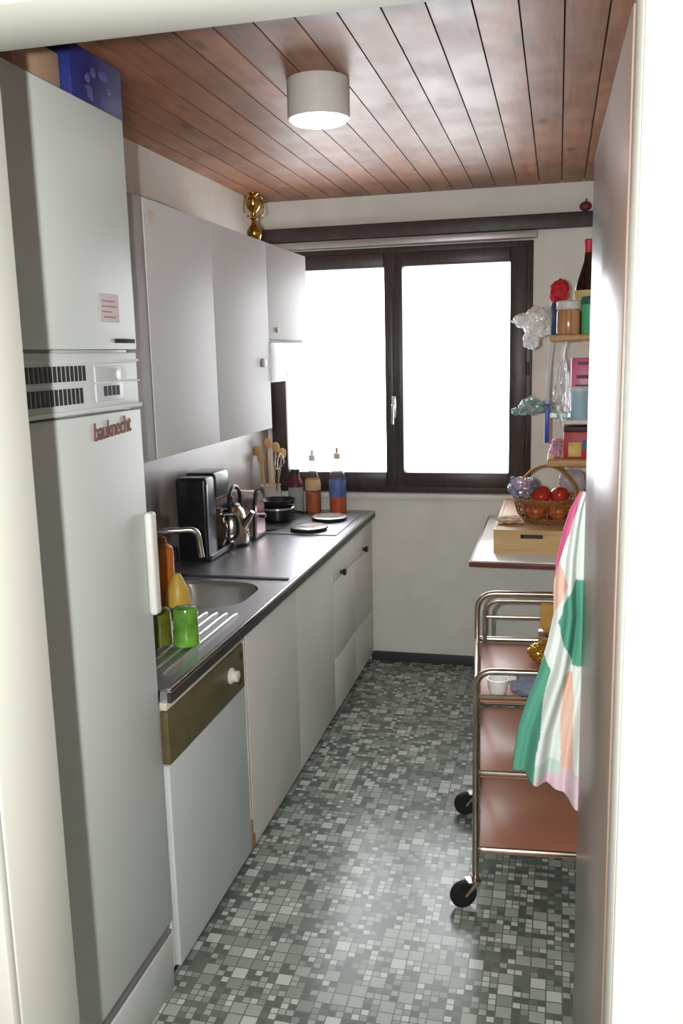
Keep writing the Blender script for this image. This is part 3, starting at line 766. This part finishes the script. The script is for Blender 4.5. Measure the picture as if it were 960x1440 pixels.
# dark jar bottle
bottle('sauce_bottle', 'squat bottle with maroon upper half next to the utensil jar', 'bottle', -1.405, 4.665, ZW,
       [(0, 0), (.040, 0), (.043, .006), (.043, .15), (.040, .17), (.022, .20), (.020, .225), (0, .226)], mat('grey_glass', (.50, .55, .54), .12, trans=.4),
       [(.022, .222), (.024, .224), (.024, .25), (0, .252)], mat('black_cap', (.02, .018, .02), .4),
       [(.0436, .152), (.0440, .153), (.0440, .232 - .08), (.0425, .172), (.0245, .2005), (.0235, .221), (.0225, .2215)], mat('maroon_label', (.10, .012, .02), .4))
# oil bottles
M_clear = mat('clear_bottle', (.86, .88, .86), .12, trans=.92, namt=.01, alpha=.45, spec=.3)
M_oil = mat('orange_red_liquid', (.55, .13, .03), .25, nscale=10, namt=.15)
M_oil2 = mat('red_orange_liquid', (.60, .10, .02), .25, nscale=10, namt=.15)
t = bottle('oil_bottle', 'clear bottle of amber red liquid beside the window, left of the blue labelled one', 'bottle', -1.318, 4.705, ZW,
       [(0, .001), (.042, .001), (.044, .006), (.044, .16), (.040, .19), (.022, .235), (.016, .26), (.015, .30), (0, .301)], M_clear,
       [(.017, .292), (.019, .294), (.019, .322), (.010, .328), (.009, .352), (0, .354)], mat('white_cap', (.75, .75, .74), .35), None, None)
obj('liquid', lathe(BM(), [(0, .004), (.039, .004), (.0415, .008), (.0415, .115), (0, .115)], (0, 0, 0), 28), M_oil, t, world=False)
obj('neck_label', lathe(BM(), [(.0446, .13), (.0446, .160), (.0405, .188)], (0, 0, 0), 28), mat('pale_amber_label', (.60, .42, .22), .5), t, world=False)
t = bottle('oil_bottle', 'clear bottle with broad blue label and red liquid, right one of two by the window', 'bottle', -1.178, 4.715, ZW,
       [(0, .001), (.044, .001), (.047, .006), (.047, .19), (.042, .215), (.022, .255), (.016, .275), (.015, .31), (0, .311)], M_clear,
       [(.017, .302), (.019, .304), (.019, .332), (.008, .338), (.008, .365), (0, .366)], mat('cream_cap', (.72, .62, .46), .35),
       [(.0476, .095), (.0480, .096), (.0480, .185), (.0476, .186)], mat('blue_label', (.10, .17, .42), .4))
obj('liquid', lathe(BM(), [(0, .004), (.041, .004), (.0440, .008), (.0440, .092), (0, .092)], (0, 0, 0), 28), M_oil2, t, world=False)

# ------------------------------------------------------------------ wall shelves, right
def shelf(label, z, th, m, x0=-.040):
    t = thing('wall_shelf', label, 'shelf', (.14, 4.37, z - th), group='boards on the side wall')
    obj('board', bx(x0, XR - .001, 3.96, 4.745, z - th, z, bev=.008, seg=3), m, t)
    for y in (4.12, 4.58):
        b = BM(); box(b, .10, XR - .001, y - .009, y + .009, z - th - .014, z - th); box(b, XR - .016, XR - .001, y - .009, y + .009, z - th - .14, z - th - .013)
        tube(b, [(.13, y, z - th - .008), (XR - .012, y, z - th - .13)], .005, 8)
        obj('bracket', b, mat('cream_bracket', (.70, .66, .56), .5), t)
    return t
S1, S2, S3 = 1.812, 1.448, 1.275
shelf('top wooden shelf on the side wall carrying jars', S1, .030, M_shelfwood)
shelf('white middle shelf on the side wall', S2, .022, mat('white_shelf', (.72, .71, .68), .4), .03)
shelf('lowest wooden shelf just above the fruit basket', S3, .035, M_shelfwood)
# top shelf items
bottle('wine_bottle', 'dark bottle with red cap on the top shelf', 'bottle', .118, 4.09, S1,
       [(0, 0), (.052, 0), (.056, .006), (.056, .17), (.052, .20), (.032, .265), (.018, .31), (.0155, .34), (.0155, .372), (0, .373)], mat('dark_wine_glass', (.022, .008, .007), .12, nscale=9, namt=.2),
       [(.0165, .345), (.0185, .348), (.0185, .398), (.012, .402), (0, .403)], mat('red_cap', (.55, .03, .07), .4),
       [(.0565, .10), (.0570, .101), (.0570, .185), (.0565, .186)], mat('yellow_label', (.70, .62, .25), .5))
t = thing('spice_jar', 'glass jar with white lid and orange-brown contents on the top shelf', 'jar', (.040, 4.02, S1))
obj('jar_body', lathe(BM(), [(0, 0), (.048, 0), (.050, .004), (.050, .095), (.044, .105), (0, .106)], (.040, 4.02, S1), 32), mat('spice_stripes', (.52, .26, .13), .2, nscale=16, namt=.4, stretch=(4, 4, .1), coat=.5), t)
obj('lid', lathe(BM(), [(.045, .104), (.052, .106), (.052, .136), (.046, .142), (0, .142)], (.040, 4.02, S1), 32), mat('milky_lid', (.70, .68, .70), .4), t)
t = thing('green_jar', 'bright green canister with dark green lid at the right of the top shelf', 'canister', (.128, 4.00, S1))
obj('canister_body', lathe(BM(), [(0, 0), (.034, 0), (.036, .004), (.036, .122), (.030, .128), (0, .128)], (.128, 4.00, S1), 32), mat('green_can', (.10, .50, .26), .35), t)
obj('lid', lathe(BM(), [(.0365, .126), (.038, .128), (.038, .152), (.03, .156), (0, .156)], (.128, 4.00, S1), 32), mat('dark_green_lid', (.01, .13, .09), .4), t)
t = thing('red_lidded_jar', 'narrow jar with bulging red lid left of the white-lidded jar', 'jar', (-.005, 4.10, S1))
obj('jar_body', lathe(BM(), [(0, 0), (.032, 0), (.034, .004), (.034, .13), (.028, .14), (0, .14)], (-.005, 4.10, S1), 28), mat('dark_blue_jar', (.05, .07, .13), .3), t)
b = BM(); crumple(b, (-.003, 4.10, S1 + .185), (.042, .036, .052), 6, .25, 2.2, 3)
obj('lid', b, mat('red_cloth_lid', (.52, .015, .03), .6), t)
b = BM(); box(b, -.062, -.035, 4.0, 4.06, S1, S1 + .125, bev=.005)
tag(obj('spice_packet', b, mat('white_blue_packet', (.55, .62, .70), .4, nscale=14, namt=.3), origin=(-.05, 4.03, S1)), 'thin white and blue packet standing at the front edge of the top shelf', 'packet')
M_foil = mat('crumpled_foil', (.92, .92, .93), .4, .25, nscale=20, namt=.1)
b = BM()
crumple(b, (-.098, 4.01, S1 + .055), (.050, .06, .062), 2, .28, 2.0); crumple(b, (-.155, 4.0, S1 + .062), (.040, .04, .028), 8, .35, 2.0); crumple(b, (-.115, 4.0, S1 - .015), (.034, .04, .046), 5, .35, 2.0)
crumple(b, (-.07, 4.03, S1 + .03), (.03, .05, .03), 3, .4, 2.5)
tag(obj('foil_bag', b, M_foil, origin=(-.10, 4.0, S1 - .05), sm=12), 'crumpled silver foil bag bulging over the edge of the top shelf', 'foil')
# middle shelf items
t = thing('pink_packet', 'pink packet with dark print standing on the middle shelf', 'packet', (.115, 4.12, S2))
obj('packet_body', bx(.055, .20, 4.09, 4.15, S2, S2 + .262, bev=.010), mat('pink_foil', (.62, .13, .25), .35, nscale=10, namt=.12), t)
b = BM(); box(b, .085, .17, 4.0885, 4.0900, S2 + .232, S2 + .245); box(b, .080, .17, 4.0885, 4.0900, S2 + .172, S2 + .188); box(b, .075, .19, 4.0887, 4.09, S2 + .02, S2 + .145)
obj('packet_print', b, mat('dark_print', (.10, .03, .045), .5), t)
t = thing('blue_tub', 'pale blue plastic tub in front of the pink packet', 'tub', (.095, 4.03, S2))
obj('tub_body', lathe(BM(), [(0, 0), (.036, 0), (.038, .004), (.041, .125), (0, .126)], (.095, 4.03, S2), 32), mat('pale_blue', (.40, .58, .70), .35), t)
obj('lid', lathe(BM(), [(.0415, .120), (.044, .122), (.044, .136), (.04, .140), (0, .140)], (.095, 4.03, S2), 32), mat('pale_lid', (.62, .70, .74), .35), t)
M_film = mat('milky_film', (.78, .79, .80), .25, trans=.5, alpha=.55, nscale=14, namt=.05)
b = BM(); crumple(b, (.018, 4.02, 1.56), (.034, .035, .135), 12, .3, 2.5)
tube(b, smooth_path([(.018, 4.02, 1.69), (.020, 4.02, 1.74), (.03, 4.01, 1.782)], 5), [.012] * 2 + [.007] * 7 + [.004] * 2 if False else .006, 8)
tag(obj('plastic_bag', b, M_film, origin=(.018, 4.02, 1.42), sm=15), 'milky clear plastic bag hanging under the top shelf', 'bag')
t = thing('blue_spatula', 'long blue kitchen scraper hanging below the top shelf', 'spatula', (-.045, 3.985, 1.35))
obj('blade', bx(-.054, -.034, 3.98, 3.99, 1.345, 1.52, bev=.004), mat('strong_blue', (.035, .07, .42), .35), t)
obj('handle', tube(BM(), [(-.044, 3.985, 1.515), (-.044, 3.985, 1.60), (-.040, 3.987, 1.70), (-.030, 3.99, 1.785)], [.007, .007, .004, .002], 10), mat('pale_blue_handle', (.55, .62, .75), .35), t)
b = BM()
crumple(b, (-.115, 4.02, S2 + .055), (.048, .05, .036), 21, .35, 2.2); crumple(b, (-.165, 4.0, S2 + .035), (.034, .03, .016), 23, .4, 2.2); crumple(b, (-.055, 4.03, S2 + .05), (.04, .05, .026), 25, .35, 2.2)
box(b, -.03, .06, 4.02, 4.05, S2 + .002, S2 + .03, bev=.004)
tag(obj('teal_foil_bag', b, mat('teal_foil', (.36, .50, .48), .35, .4, nscale=18, namt=.3), origin=(-.03, 4.02, S2), sm=12), 'crumpled teal wrapper poking out over the middle shelf', 'wrapper')
# lowest shelf: boxes
t = thing('tea_box', 'red and yellow printed box under the middle shelf', 'box', (.115, 4.04, S3))
obj('box_body', bx(.030, .20, 3.985, 4.10, S3, S3 + .118, bev=.003), mat('red_card', (.45, .035, .045), .45), t)
obj('yellow_panel', bx(.050, .105, 3.983, 3.985, S3 + .010, S3 + .072), mat('yellow_card', (.72, .50, .13), .5, nscale=20, namt=.3), t)
obj('blue_panel', bx(.110, .19, 3.983, 3.985, S3 + .040, S3 + .085), mat('blue_card', (.04, .13, .28), .5), t)
obj('dark_lid', bx(.028, .202, 3.983, 4.102, S3 + .1185, S3 + .140, bev=.002), mat('dark_red_card', (.05, .012, .018), .5), t)
b = BM(); crumple(b, (-.002, 4.03, S3 + .045), (.026, .04, .042), 31, .35, 2.5)
tag(obj('pink_sachet', b, mat('pink_film', (.68, .35, .48), .4, nscale=14, namt=.25), origin=(0, 4.03, S3), sm=15), 'crumpled pink sachet beside the red box on the lowest shelf', 'sachet')

# ------------------------------------------------------------------ folding table
TZ = .872
t = thing('folding_table', 'white wall-mounted table flap with dark red edge', 'table', (0, 4.2, 0))
obj('table_top', bx(-.343, XR - .002, 3.694, 4.765, TZ - .024, TZ, bev=.003), M_table, t)
b = BM(); box(b, -.3445, XR - .002, 3.684, 3.694, TZ - .026, TZ - .003, bev=.003); box(b, -.353, -.343, 3.684, 4.765, TZ - .026, TZ - .003, bev=.003)
obj('edge_band', b, M_tedge, t)
for y in (3.80, 4.55):
    b = BM(); box(b, -.05, XR - .004, y - .012, y + .012, TZ - .044, TZ - .025); tube(b, [(-.02, y, TZ - .038), (.10, y, TZ - .085), (XR - .014, y, TZ - .30)], .009, 8)
    box(b, XR - .022, XR - .002, y - .014, y + .014, TZ - .33, TZ - .025)
    obj('support_bracket', b, M_skyblue_metal, t)
# wooden box on the table
BZ0, BZ1 = TZ, TZ + .105
t = thing('bread_box', 'low light wooden box with a slot handle on the table flap', 'wooden box', (-.02, 4.2, TZ))
b = BM()
y0, y1, x0, x1 = 3.85, 4.70, -.262, .235
def slotted(bm, x0, x1, y, th, z0, z1, sx0, sx1, sz0, sz1):
    box(bm, x0, sx0, y, y + th, z0, z1); box(bm, sx1, x1, y, y + th, z0, z1)
    box(bm, sx0, sx1, y, y + th, z0, sz0); box(bm, sx0, sx1, y, y + th, sz1, z1)
slotted(b, x0, x1, y0, .014, BZ0, BZ1, -.145, -.05, BZ0 + .068, BZ0 + .086)
slotted(b, x0, x1, y1 - .014, .014, BZ0, BZ1, -.14, -.05, BZ0 + .068, BZ0 + .086)
box(b, x0, x0 + .012, y0 + .014, y1 - .014, BZ0, BZ1); box(b, x1 - .012, x1, y0 + .014, y1 - .014, BZ0, BZ1)
obj('box_frame', b, M_pine, t)
obj('lid', bx(x0 + .012, x1 - .012, y0 + .014, y1 - .014, BZ1 - .016, BZ1 - .002, bev=.002), wood_mat('tan_board', (.42, .24, .12), (.55, .34, .19), .5, 'X', knots=False, island=False), t)
b = BM(); crumple(b, (-.205, 4.02, BZ1 + .016), (.055, .05, .018), 41, .4, 2.0, 3)
tag(obj('bread_crust', b, mat('pale_bread', (.66, .52, .36), .8, nscale=25, namt=.2, bump=.4), origin=(-.205, 4.02, BZ1 - .003)), 'pale piece of bread lying on the front left of the wooden box', 'bread')
# basket
kx, ky, kz = -.035, 4.10, BZ1 - .002
t = thing('fruit_basket', 'brown wicker basket with arched handle full of red fruit', 'basket', (kx, ky, kz))
b = BM()
for z, r, th in ((.006, .105, .006), (.014, .112, .006), (.022, .118, .006), (.052, .133, .004), (.082, .144, .004), (.100, .150, .0065), (.111, .153, .007)):
    pts = [(kx + r * math.cos(a) * (1 + .012 * math.sin(12 * a + z * 300)), ky + r * math.sin(a) * (1 + .012 * math.sin(12 * a + z * 300)), kz + z) for a in [2 * math.pi * q / 48 for q in range(48)]]
    tube(b, pts, th, 6, closed=True)
lathe(b, [(0, .002), (.104, .002), (.108, .006), (0, .008)], (kx, ky, kz), 32)
obj('woven_bowl', b, M_wicker, t)
b = BM()
for q in range(24):
    a = 2 * math.pi * q / 24; c, s = math.cos(a), math.sin(a)
    tube(b, [(kx + .106 * c, ky + .106 * s, kz + .005), (kx + .135 * c, ky + .135 * s, kz + .04), (kx + .153 * c, ky + .153 * s, kz + .10)], .0035, 6)
obj('stake', b, M_wicker, t)
b = BM()
for off in (-.010, 0, .010):
    tube(b, smooth_path([(kx - .148 * 0 + off, ky - .15, kz + .085), (kx + off, ky - .135, kz + .17), (kx + off, ky - .07, kz + .235), (kx + off, ky, kz + .255), (kx + off, ky + .07, kz + .235), (kx + off, ky + .135, kz + .17), (kx + off, ky + .15, kz + .085)], 6), .0058, 8)
hb = b
bmesh.ops.rotate(hb, cent=(kx, ky, kz), matrix=Matrix.Rotation(R(62), 3, 'Z'), verts=hb.verts[:])
obj('handle', hb, mat('handle_wicker', (.36, .20, .06), .55, nscale=80, namt=.3, bump=.5), t)
M_fr = [mat('orange_red_fruit', (.62, .12, .03), .3, nscale=7, namt=.2), mat('red_fruit', (.42, .035, .02), .28, nscale=7, namt=.25), mat('orange_fruit', (.66, .20, .04), .35, nscale=30, namt=.08, bump=.2)]
fr_prof = [(0, -.036), (.012, -.040), (.028, -.032), (.040, -.012), (.0425, .006), (.036, .024), (.020, .034), (.007, .031), (0, .028)]
def fruit(mi, label, loc, rx):
    t = thing('fruit', label, 'fruit', loc, group='fruit in the wicker basket')
    b = lathe(BM(), fr_prof, (0, 0, 0), 24, Matrix.Rotation(rx, 3, 'X'))
    obj('flesh', b, M_fr[mi], t, world=False, sm=60)
    d = Matrix.Rotation(rx, 3, 'X') @ Vector((0, 0, 1))
    obj('stem', tube(BM(), [d * .024, d * .034 + Vector((.002, 0, 0))], .0025, 6), mat('fruit_stem', (.10, .12, .03), .7), t, world=False)
    return t
fz = kz + .046
fl_ = [(0, 'orange-red fruit at the front left of the wicker basket', (-.052, -.068, .056), .5), (1, 'red fruit at the far left of the wicker basket', (-.070, .035, .056), -.4),
       (0, 'bright orange-red fruit at the front right of the wicker basket', (.045, -.070, .056), .2), (2, 'orange fruit at the far right of the wicker basket', (.072, .030, .056), .3),
       (1, 'red fruit resting high in the centre left of the heap', (-.030, -.015, .122), .8), (1, 'dark red fruit resting high at the centre right of the heap', (.052, -.008, .120), -.5),
       (0, 'orange-red fruit at the far side of the basket', (0, .085, .060), .1)]
for mi, lab, (dx, dy, dz), rx in fl_: fruit(mi, lab, (kx + dx, ky + dy, kz + dz), rx)
b = BM(); 
crumple(b, (-.160, 4.07, kz + .150), (.048, .04, .046), 51, .25, 1.6); crumple(b, (-.178, 4.06, kz + .178), (.026, .02, .030), 52, .3, 1.5); crumple(b, (-.112, 4.06, kz + .170), (.030, .025, .034), 53, .3, 1.5)
tag(obj('sweets_bag', b, mat('blue_violet_foil', (.24, .26, .52), .25, .4, nscale=22, namt=1.2), origin=(-.15, 4.07, kz + .10), sm=12), 'crumpled blue and violet sweets bag on the left rim of the basket', 'bag')
b = BM(); crumple(b, (-.145, 4.035, kz + .178), (.034, .020, .030), 55, .3, 1.6)
tag(obj('pink_wrapper', b, mat('pink_white_foil', (.72, .45, .62), .25, .4, nscale=26, namt=.5), origin=(-.135, 4.05, kz + .12), sm=12), 'shiny pink and white wrapper stuck in the blue sweets bag', 'wrapper')
b = BM(); crumple(b, (.075, 4.16, kz + .175), (.060, .03, .055), 57, .15, 1.6)
tag(obj('lilac_packet', b, mat('lilac_film', (.48, .43, .50), .35, nscale=14, namt=.15), origin=(.07, 4.15, kz + .11), sm=15), 'greyish lilac packet on the right of the fruit heap', 'packet')

# ------------------------------------------------------------------ serving trolley
TR = thing('serving_trolley', 'tubular metal serving trolley with three brown trays', 'trolley', (-.040, 2.90, 0), R(4.7))
W, Ln = .42, .57            # local x -W/2..W/2, y -Ln/2..Ln/2
x0, x1, ya, yb = -W / 2, W / 2, -Ln / 2, Ln / 2
zt, zm, zb = .690, .440, .180
tr = .0105
near = BM()
tube(near, round_corners([(x0, ya, .085), (x0, ya, .785), (x1, ya, .785), (x1, ya, .085)], .055, 8), tr, 12)
obj('near_hoop', near, M_tube, TR, world=False)
far = BM()
tube(far, round_corners([(x0, yb, .085), (x0, yb, .875), (x1, yb, .875), (x1, yb, .085)], .07, 8), tr, 12)
obj('far_hoop', far, M_tube, TR, world=False)
b = BM(); tube(b, round_corners([(x0 + .028, yb - .012, zt), (x0 + .028, yb - .012, .852), (x1 - .028, yb - .012, .852), (x1 - .028, yb - .012, zt)], .06, 8), .008, 10)
tube(b, [(x0 + .028, yb - .012, .79), (x1 - .028, yb - .012, .79)], .006, 8)
obj('inner_hoop', b, M_tube, TR, world=False)
for z in (zt, zm, zb):
    b = BM(); box(b, x0 + .012, x1 - .012, ya + .012, yb - .012, z - .010, z + .0, bev=.002)
    p = obj('tray', b, M_traypan, TR, world=False)
    r = BM()
    tube(r, round_corners([(x0, 0, z + .012), (x0, ya, z + .012), (x1, ya, z + .012), (x1, yb, z + .012), (x0, yb, z + .012), (x0, 0, z + .012)], .02, 4), .0085, 10)
    obj('rail', r, M_tube, p, world=False)
def caster(px, py, yaw):
    c = bpy.data.objects.new('caster', None); C.objects.link(c); c.parent = TR; c.location = (px, py, 0); c.rotation_euler = (0, 0, yaw)
    b = BM(); tube(b, [(0, 0, .085), (0, 0, .10)], .013, 12)
    for s in (-1, 1):
        tube(b, [(-.002, s * .018, .086), (-.042, s * .018, .0435)], [.008, .005], 8)
    box(b, -.03, .012, -.019, .019, .084, .088)
    obj('fork', b, M_tube, c, world=False)
    b = lathe(BM(), [(0, -.012), (.012, -.014), (.030, -.012), (.040, -.013), (.0435, -.008), (.0435, .008), (.040, .013), (.030, .012), (.012, .014), (0, .012)], (-.042, 0, .0435), 32, Matrix.Rotation(R(90), 3, 'X'))
    obj('wheel', b, M_rubber, c, world=False)
caster(x0, ya, R(25)); caster(x1, ya, R(25)); caster(x0, yb, R(10)); caster(x1, yb, R(10))
# on the trolley
b = BM(); crumple(b, (-.060, 2.70, zt + .022), (.062, .08, .022), 61, .35, 2.4); crumple(b, (.01, 2.70, zt + .020), (.06, .07, .020), 64, .35, 2.4)
tag(obj('cleaning_cloth', b, mat('blue_grey_cloth', (.22, .24, .34), .9, nscale=30, namt=.25, bump=.4), origin=(-.08, 2.7, zt)), 'crumpled blue-grey cloth on the near end of the trolley', 'cloth')
t = thing('white_cup', 'small white cup at the near left of the trolley top', 'cup', (-.165, 2.67, zt))
obj('cup_body', lathe(BM(), [(0, 0), (.022, 0), (.030, .012), (.034, .05), (.031, .05), (.026, .014), (0, .008)], (-.165, 2.668, zt), 28), mat('white_china', (.80, .80, .78), .15), t)
b = BM(); crumple(b, (-.035, 2.99, zt + .035), (.045, .05, .034), 71, .3, 1.8)
tag(obj('gold_packet', b, mat('gold_foil', (.58, .36, .06), .25, .8, nscale=20, namt=.3), origin=(-.03, 2.99, zt), sm=12), 'crumpled golden packet on the trolley beside the towel', 'packet')
t = thing('storage_jar', 'small glass jar with chrome lid at the back of the trolley', 'jar', (-.012, 3.10, zt))
obj('jar_body', lathe(BM(), [(0, 0), (.036, 0), (.039, .006), (.039, .055), (.034, .062), (0, .063)], (-.012, 3.10, zt), 28), mat('amber_glass', (.45, .27, .14), .15, nscale=18, namt=.4), t)
obj('lid', lathe(BM(), [(.037, .061), (.040, .063), (.040, .078), (.034, .082), (0, .082)], (-.012, 3.10, zt), 28), M_chrome, t)
tag(obj('yellow_carton', bx(-.045, .10, 3.115, 3.165, zt, zt + .165, bev=.003), mat('ochre_card', (.46, .25, .045), .55, nscale=9, namt=.1), origin=(.03, 3.15, zt)), 'ochre yellow carton standing at the far end of the trolley', 'carton')

# ------------------------------------------------------------------ tea towel hanging at the door edge
NU, NV = 130, 220
zs_top, = (1.470,)
# silhouettes (height above floor -> x of the left edge)
Ltab = [(1.475, .046), (1.44, .028), (1.40, .016), (1.34, .004), (1.28, -.001), (1.22, .0), (1.16, -.010), (1.10, -.024), (1.04, -.045), (.97, -.066), (.91, -.074), (.86, -.078), (.80, -.07)]
def lerp_tab(tab, z):
    for (za, xa), (zb_, xb) in zip(tab, tab[1:]):
        if za >= z >= zb_: return xa + (xb - xa) * (za - z) / (za - zb_)
    return tab[0][1] if z > tab[0][0] else tab[-1][1]
PINK, WHITE, PEACH, GREEN, PALE, MINT = (.52, .12, .24), (.60, .66, .635), (.62, .42, .34), (.085, .28, .20), (.60, .47, .52), (.45, .57, .52)
def tcol(x, z):
    """stripe pattern of the cloth, in position along the width and height"""
    gl = lerp_tab([(1.5, -.2), (1.16, -.2), (1.13, -.014), (1.10, -.003), (1.04, -.015), (.97, -.020), (.91, -.030), (.80, -.036)], z)
    if z < 1.16 and x < gl: return GREEN
    pk = lerp_tab([(1.48, .052), (1.44, .044), (1.38, .024), (1.30, .004), (1.27, -.2)], z)
    if z > 1.27 and x < pk: return PINK
    dg = .030 - abs(z - 1.205) * .33
    if dg > 0 and x > .040 - dg and x < .10: return GREEN
    if 1.21 < z < 1.36 and x < .030 - abs(z - 1.285) * .42: return PEACH
    if z < .905 and x < .020: return MINT if z > .875 else PALE
    if z < .89: return PALE
    if z < 1.10 and .020 + (1.1 - z) * .0 < x < .042 + (1.1 - z) * .03: return PEACH
    return WHITE
b = BM(); grid = []; cl = b.loops.layers.float_color.new('pattern')
for j in range(NV + 1):
    row = []
    for i in range(NU + 1):
        u = i / NU; v = j / NV
        zbot = .872 - .055 * max(0, min(1, (u - .12) / .5)) 
        z = 1.475 + (zbot - 1.475) * v
        xl = lerp_tab(Ltab, z); xr = .075 + .055 * min(1, v * 1.6)
        x = xl + (xr - xl) * u
        amp = .004 + .016 * v
        y = 1.768 + .012 * (1 - v) * 0 + amp * math.sin(u * 15 + 1.5 * v) + amp * .6 * math.sin(u * 31 + 4 * v) + .010 * (1 - u) * v
        row.append(b.verts.new((x, y, z)))
    grid.append(row)
for j in range(NV):
    for i in range(NU):
        f = b.faces.new((grid[j][i], grid[j][i + 1], grid[j + 1][i + 1], grid[j + 1][i]))
        for l in f.loops: l[cl] = (*tcol(l.vert.co.x, l.vert.co.z), 1)
tw = obj('tea_towel', b, attr_mat('towel_stripes'), origin=(.06, 1.77, 1.47), sm=70)
md = tw.modifiers.new('thickness', 'SOLIDIFY'); md.thickness = .0025
tag(tw, 'green, white and pink striped tea towel hanging at the edge of the open door', 'towel')

# ------------------------------------------------------------------ light
wd = bpy.data.worlds.new('overcast'); bpy.context.scene.world = wd; wd.use_nodes = True
bg = wd.node_tree.nodes['Background']; bg.inputs['Color'].default_value = (.95, .97, 1.0, 1); bg.inputs['Strength'].default_value = 8.8
def light(name, kind, loc, energy, col, size):
    l = bpy.data.lights.new(name, kind); l.energy = energy; l.color = col
    if kind == 'POINT': l.shadow_soft_size = size
    o = bpy.data.objects.new(name, l); C.objects.link(o); o.location = loc; return o
light('camera_flash', 'POINT', (-.095, 0.0, 1.765), 185, (1, .99, .96), .008)

# ------------------------------------------------------------------ camera
f, yaw, pit, rol, h = 1242.627, 13.812, 10.103, -1.345, 1.749
yaw, pit, rol = R(yaw), R(pit), R(rol)
fw = Vector((-math.sin(yaw) * math.cos(pit), math.cos(yaw) * math.cos(pit), -math.sin(pit)))
rr = Vector((math.cos(yaw), math.sin(yaw), 0)); uu = rr.cross(fw)
RR = math.cos(rol) * rr + math.sin(rol) * uu; UU = -math.sin(rol) * rr + math.cos(rol) * uu
cd = bpy.data.cameras.new('camera'); co = bpy.data.objects.new('camera', cd); C.objects.link(co)
mw = Matrix((RR, UU, -fw)).transposed().to_4x4(); mw.translation = (0, 0, h)
co.matrix_world = mw
cd.sensor_fit = 'VERTICAL'; cd.sensor_height = 36; cd.sensor_width = 24; cd.lens = f / 1440 * 36
cd.clip_start = .02
S = bpy.context.scene
S.camera = co
S.view_settings.view_transform = 'Standard'; S.view_settings.look = 'None'
S.view_settings.exposure = 0; S.view_settings.gamma = 1; S.view_settings.use_curve_mapping = False
S.cycles.max_bounces = 10; S.cycles.diffuse_bounces = 6; S.cycles.transparent_max_bounces = 12
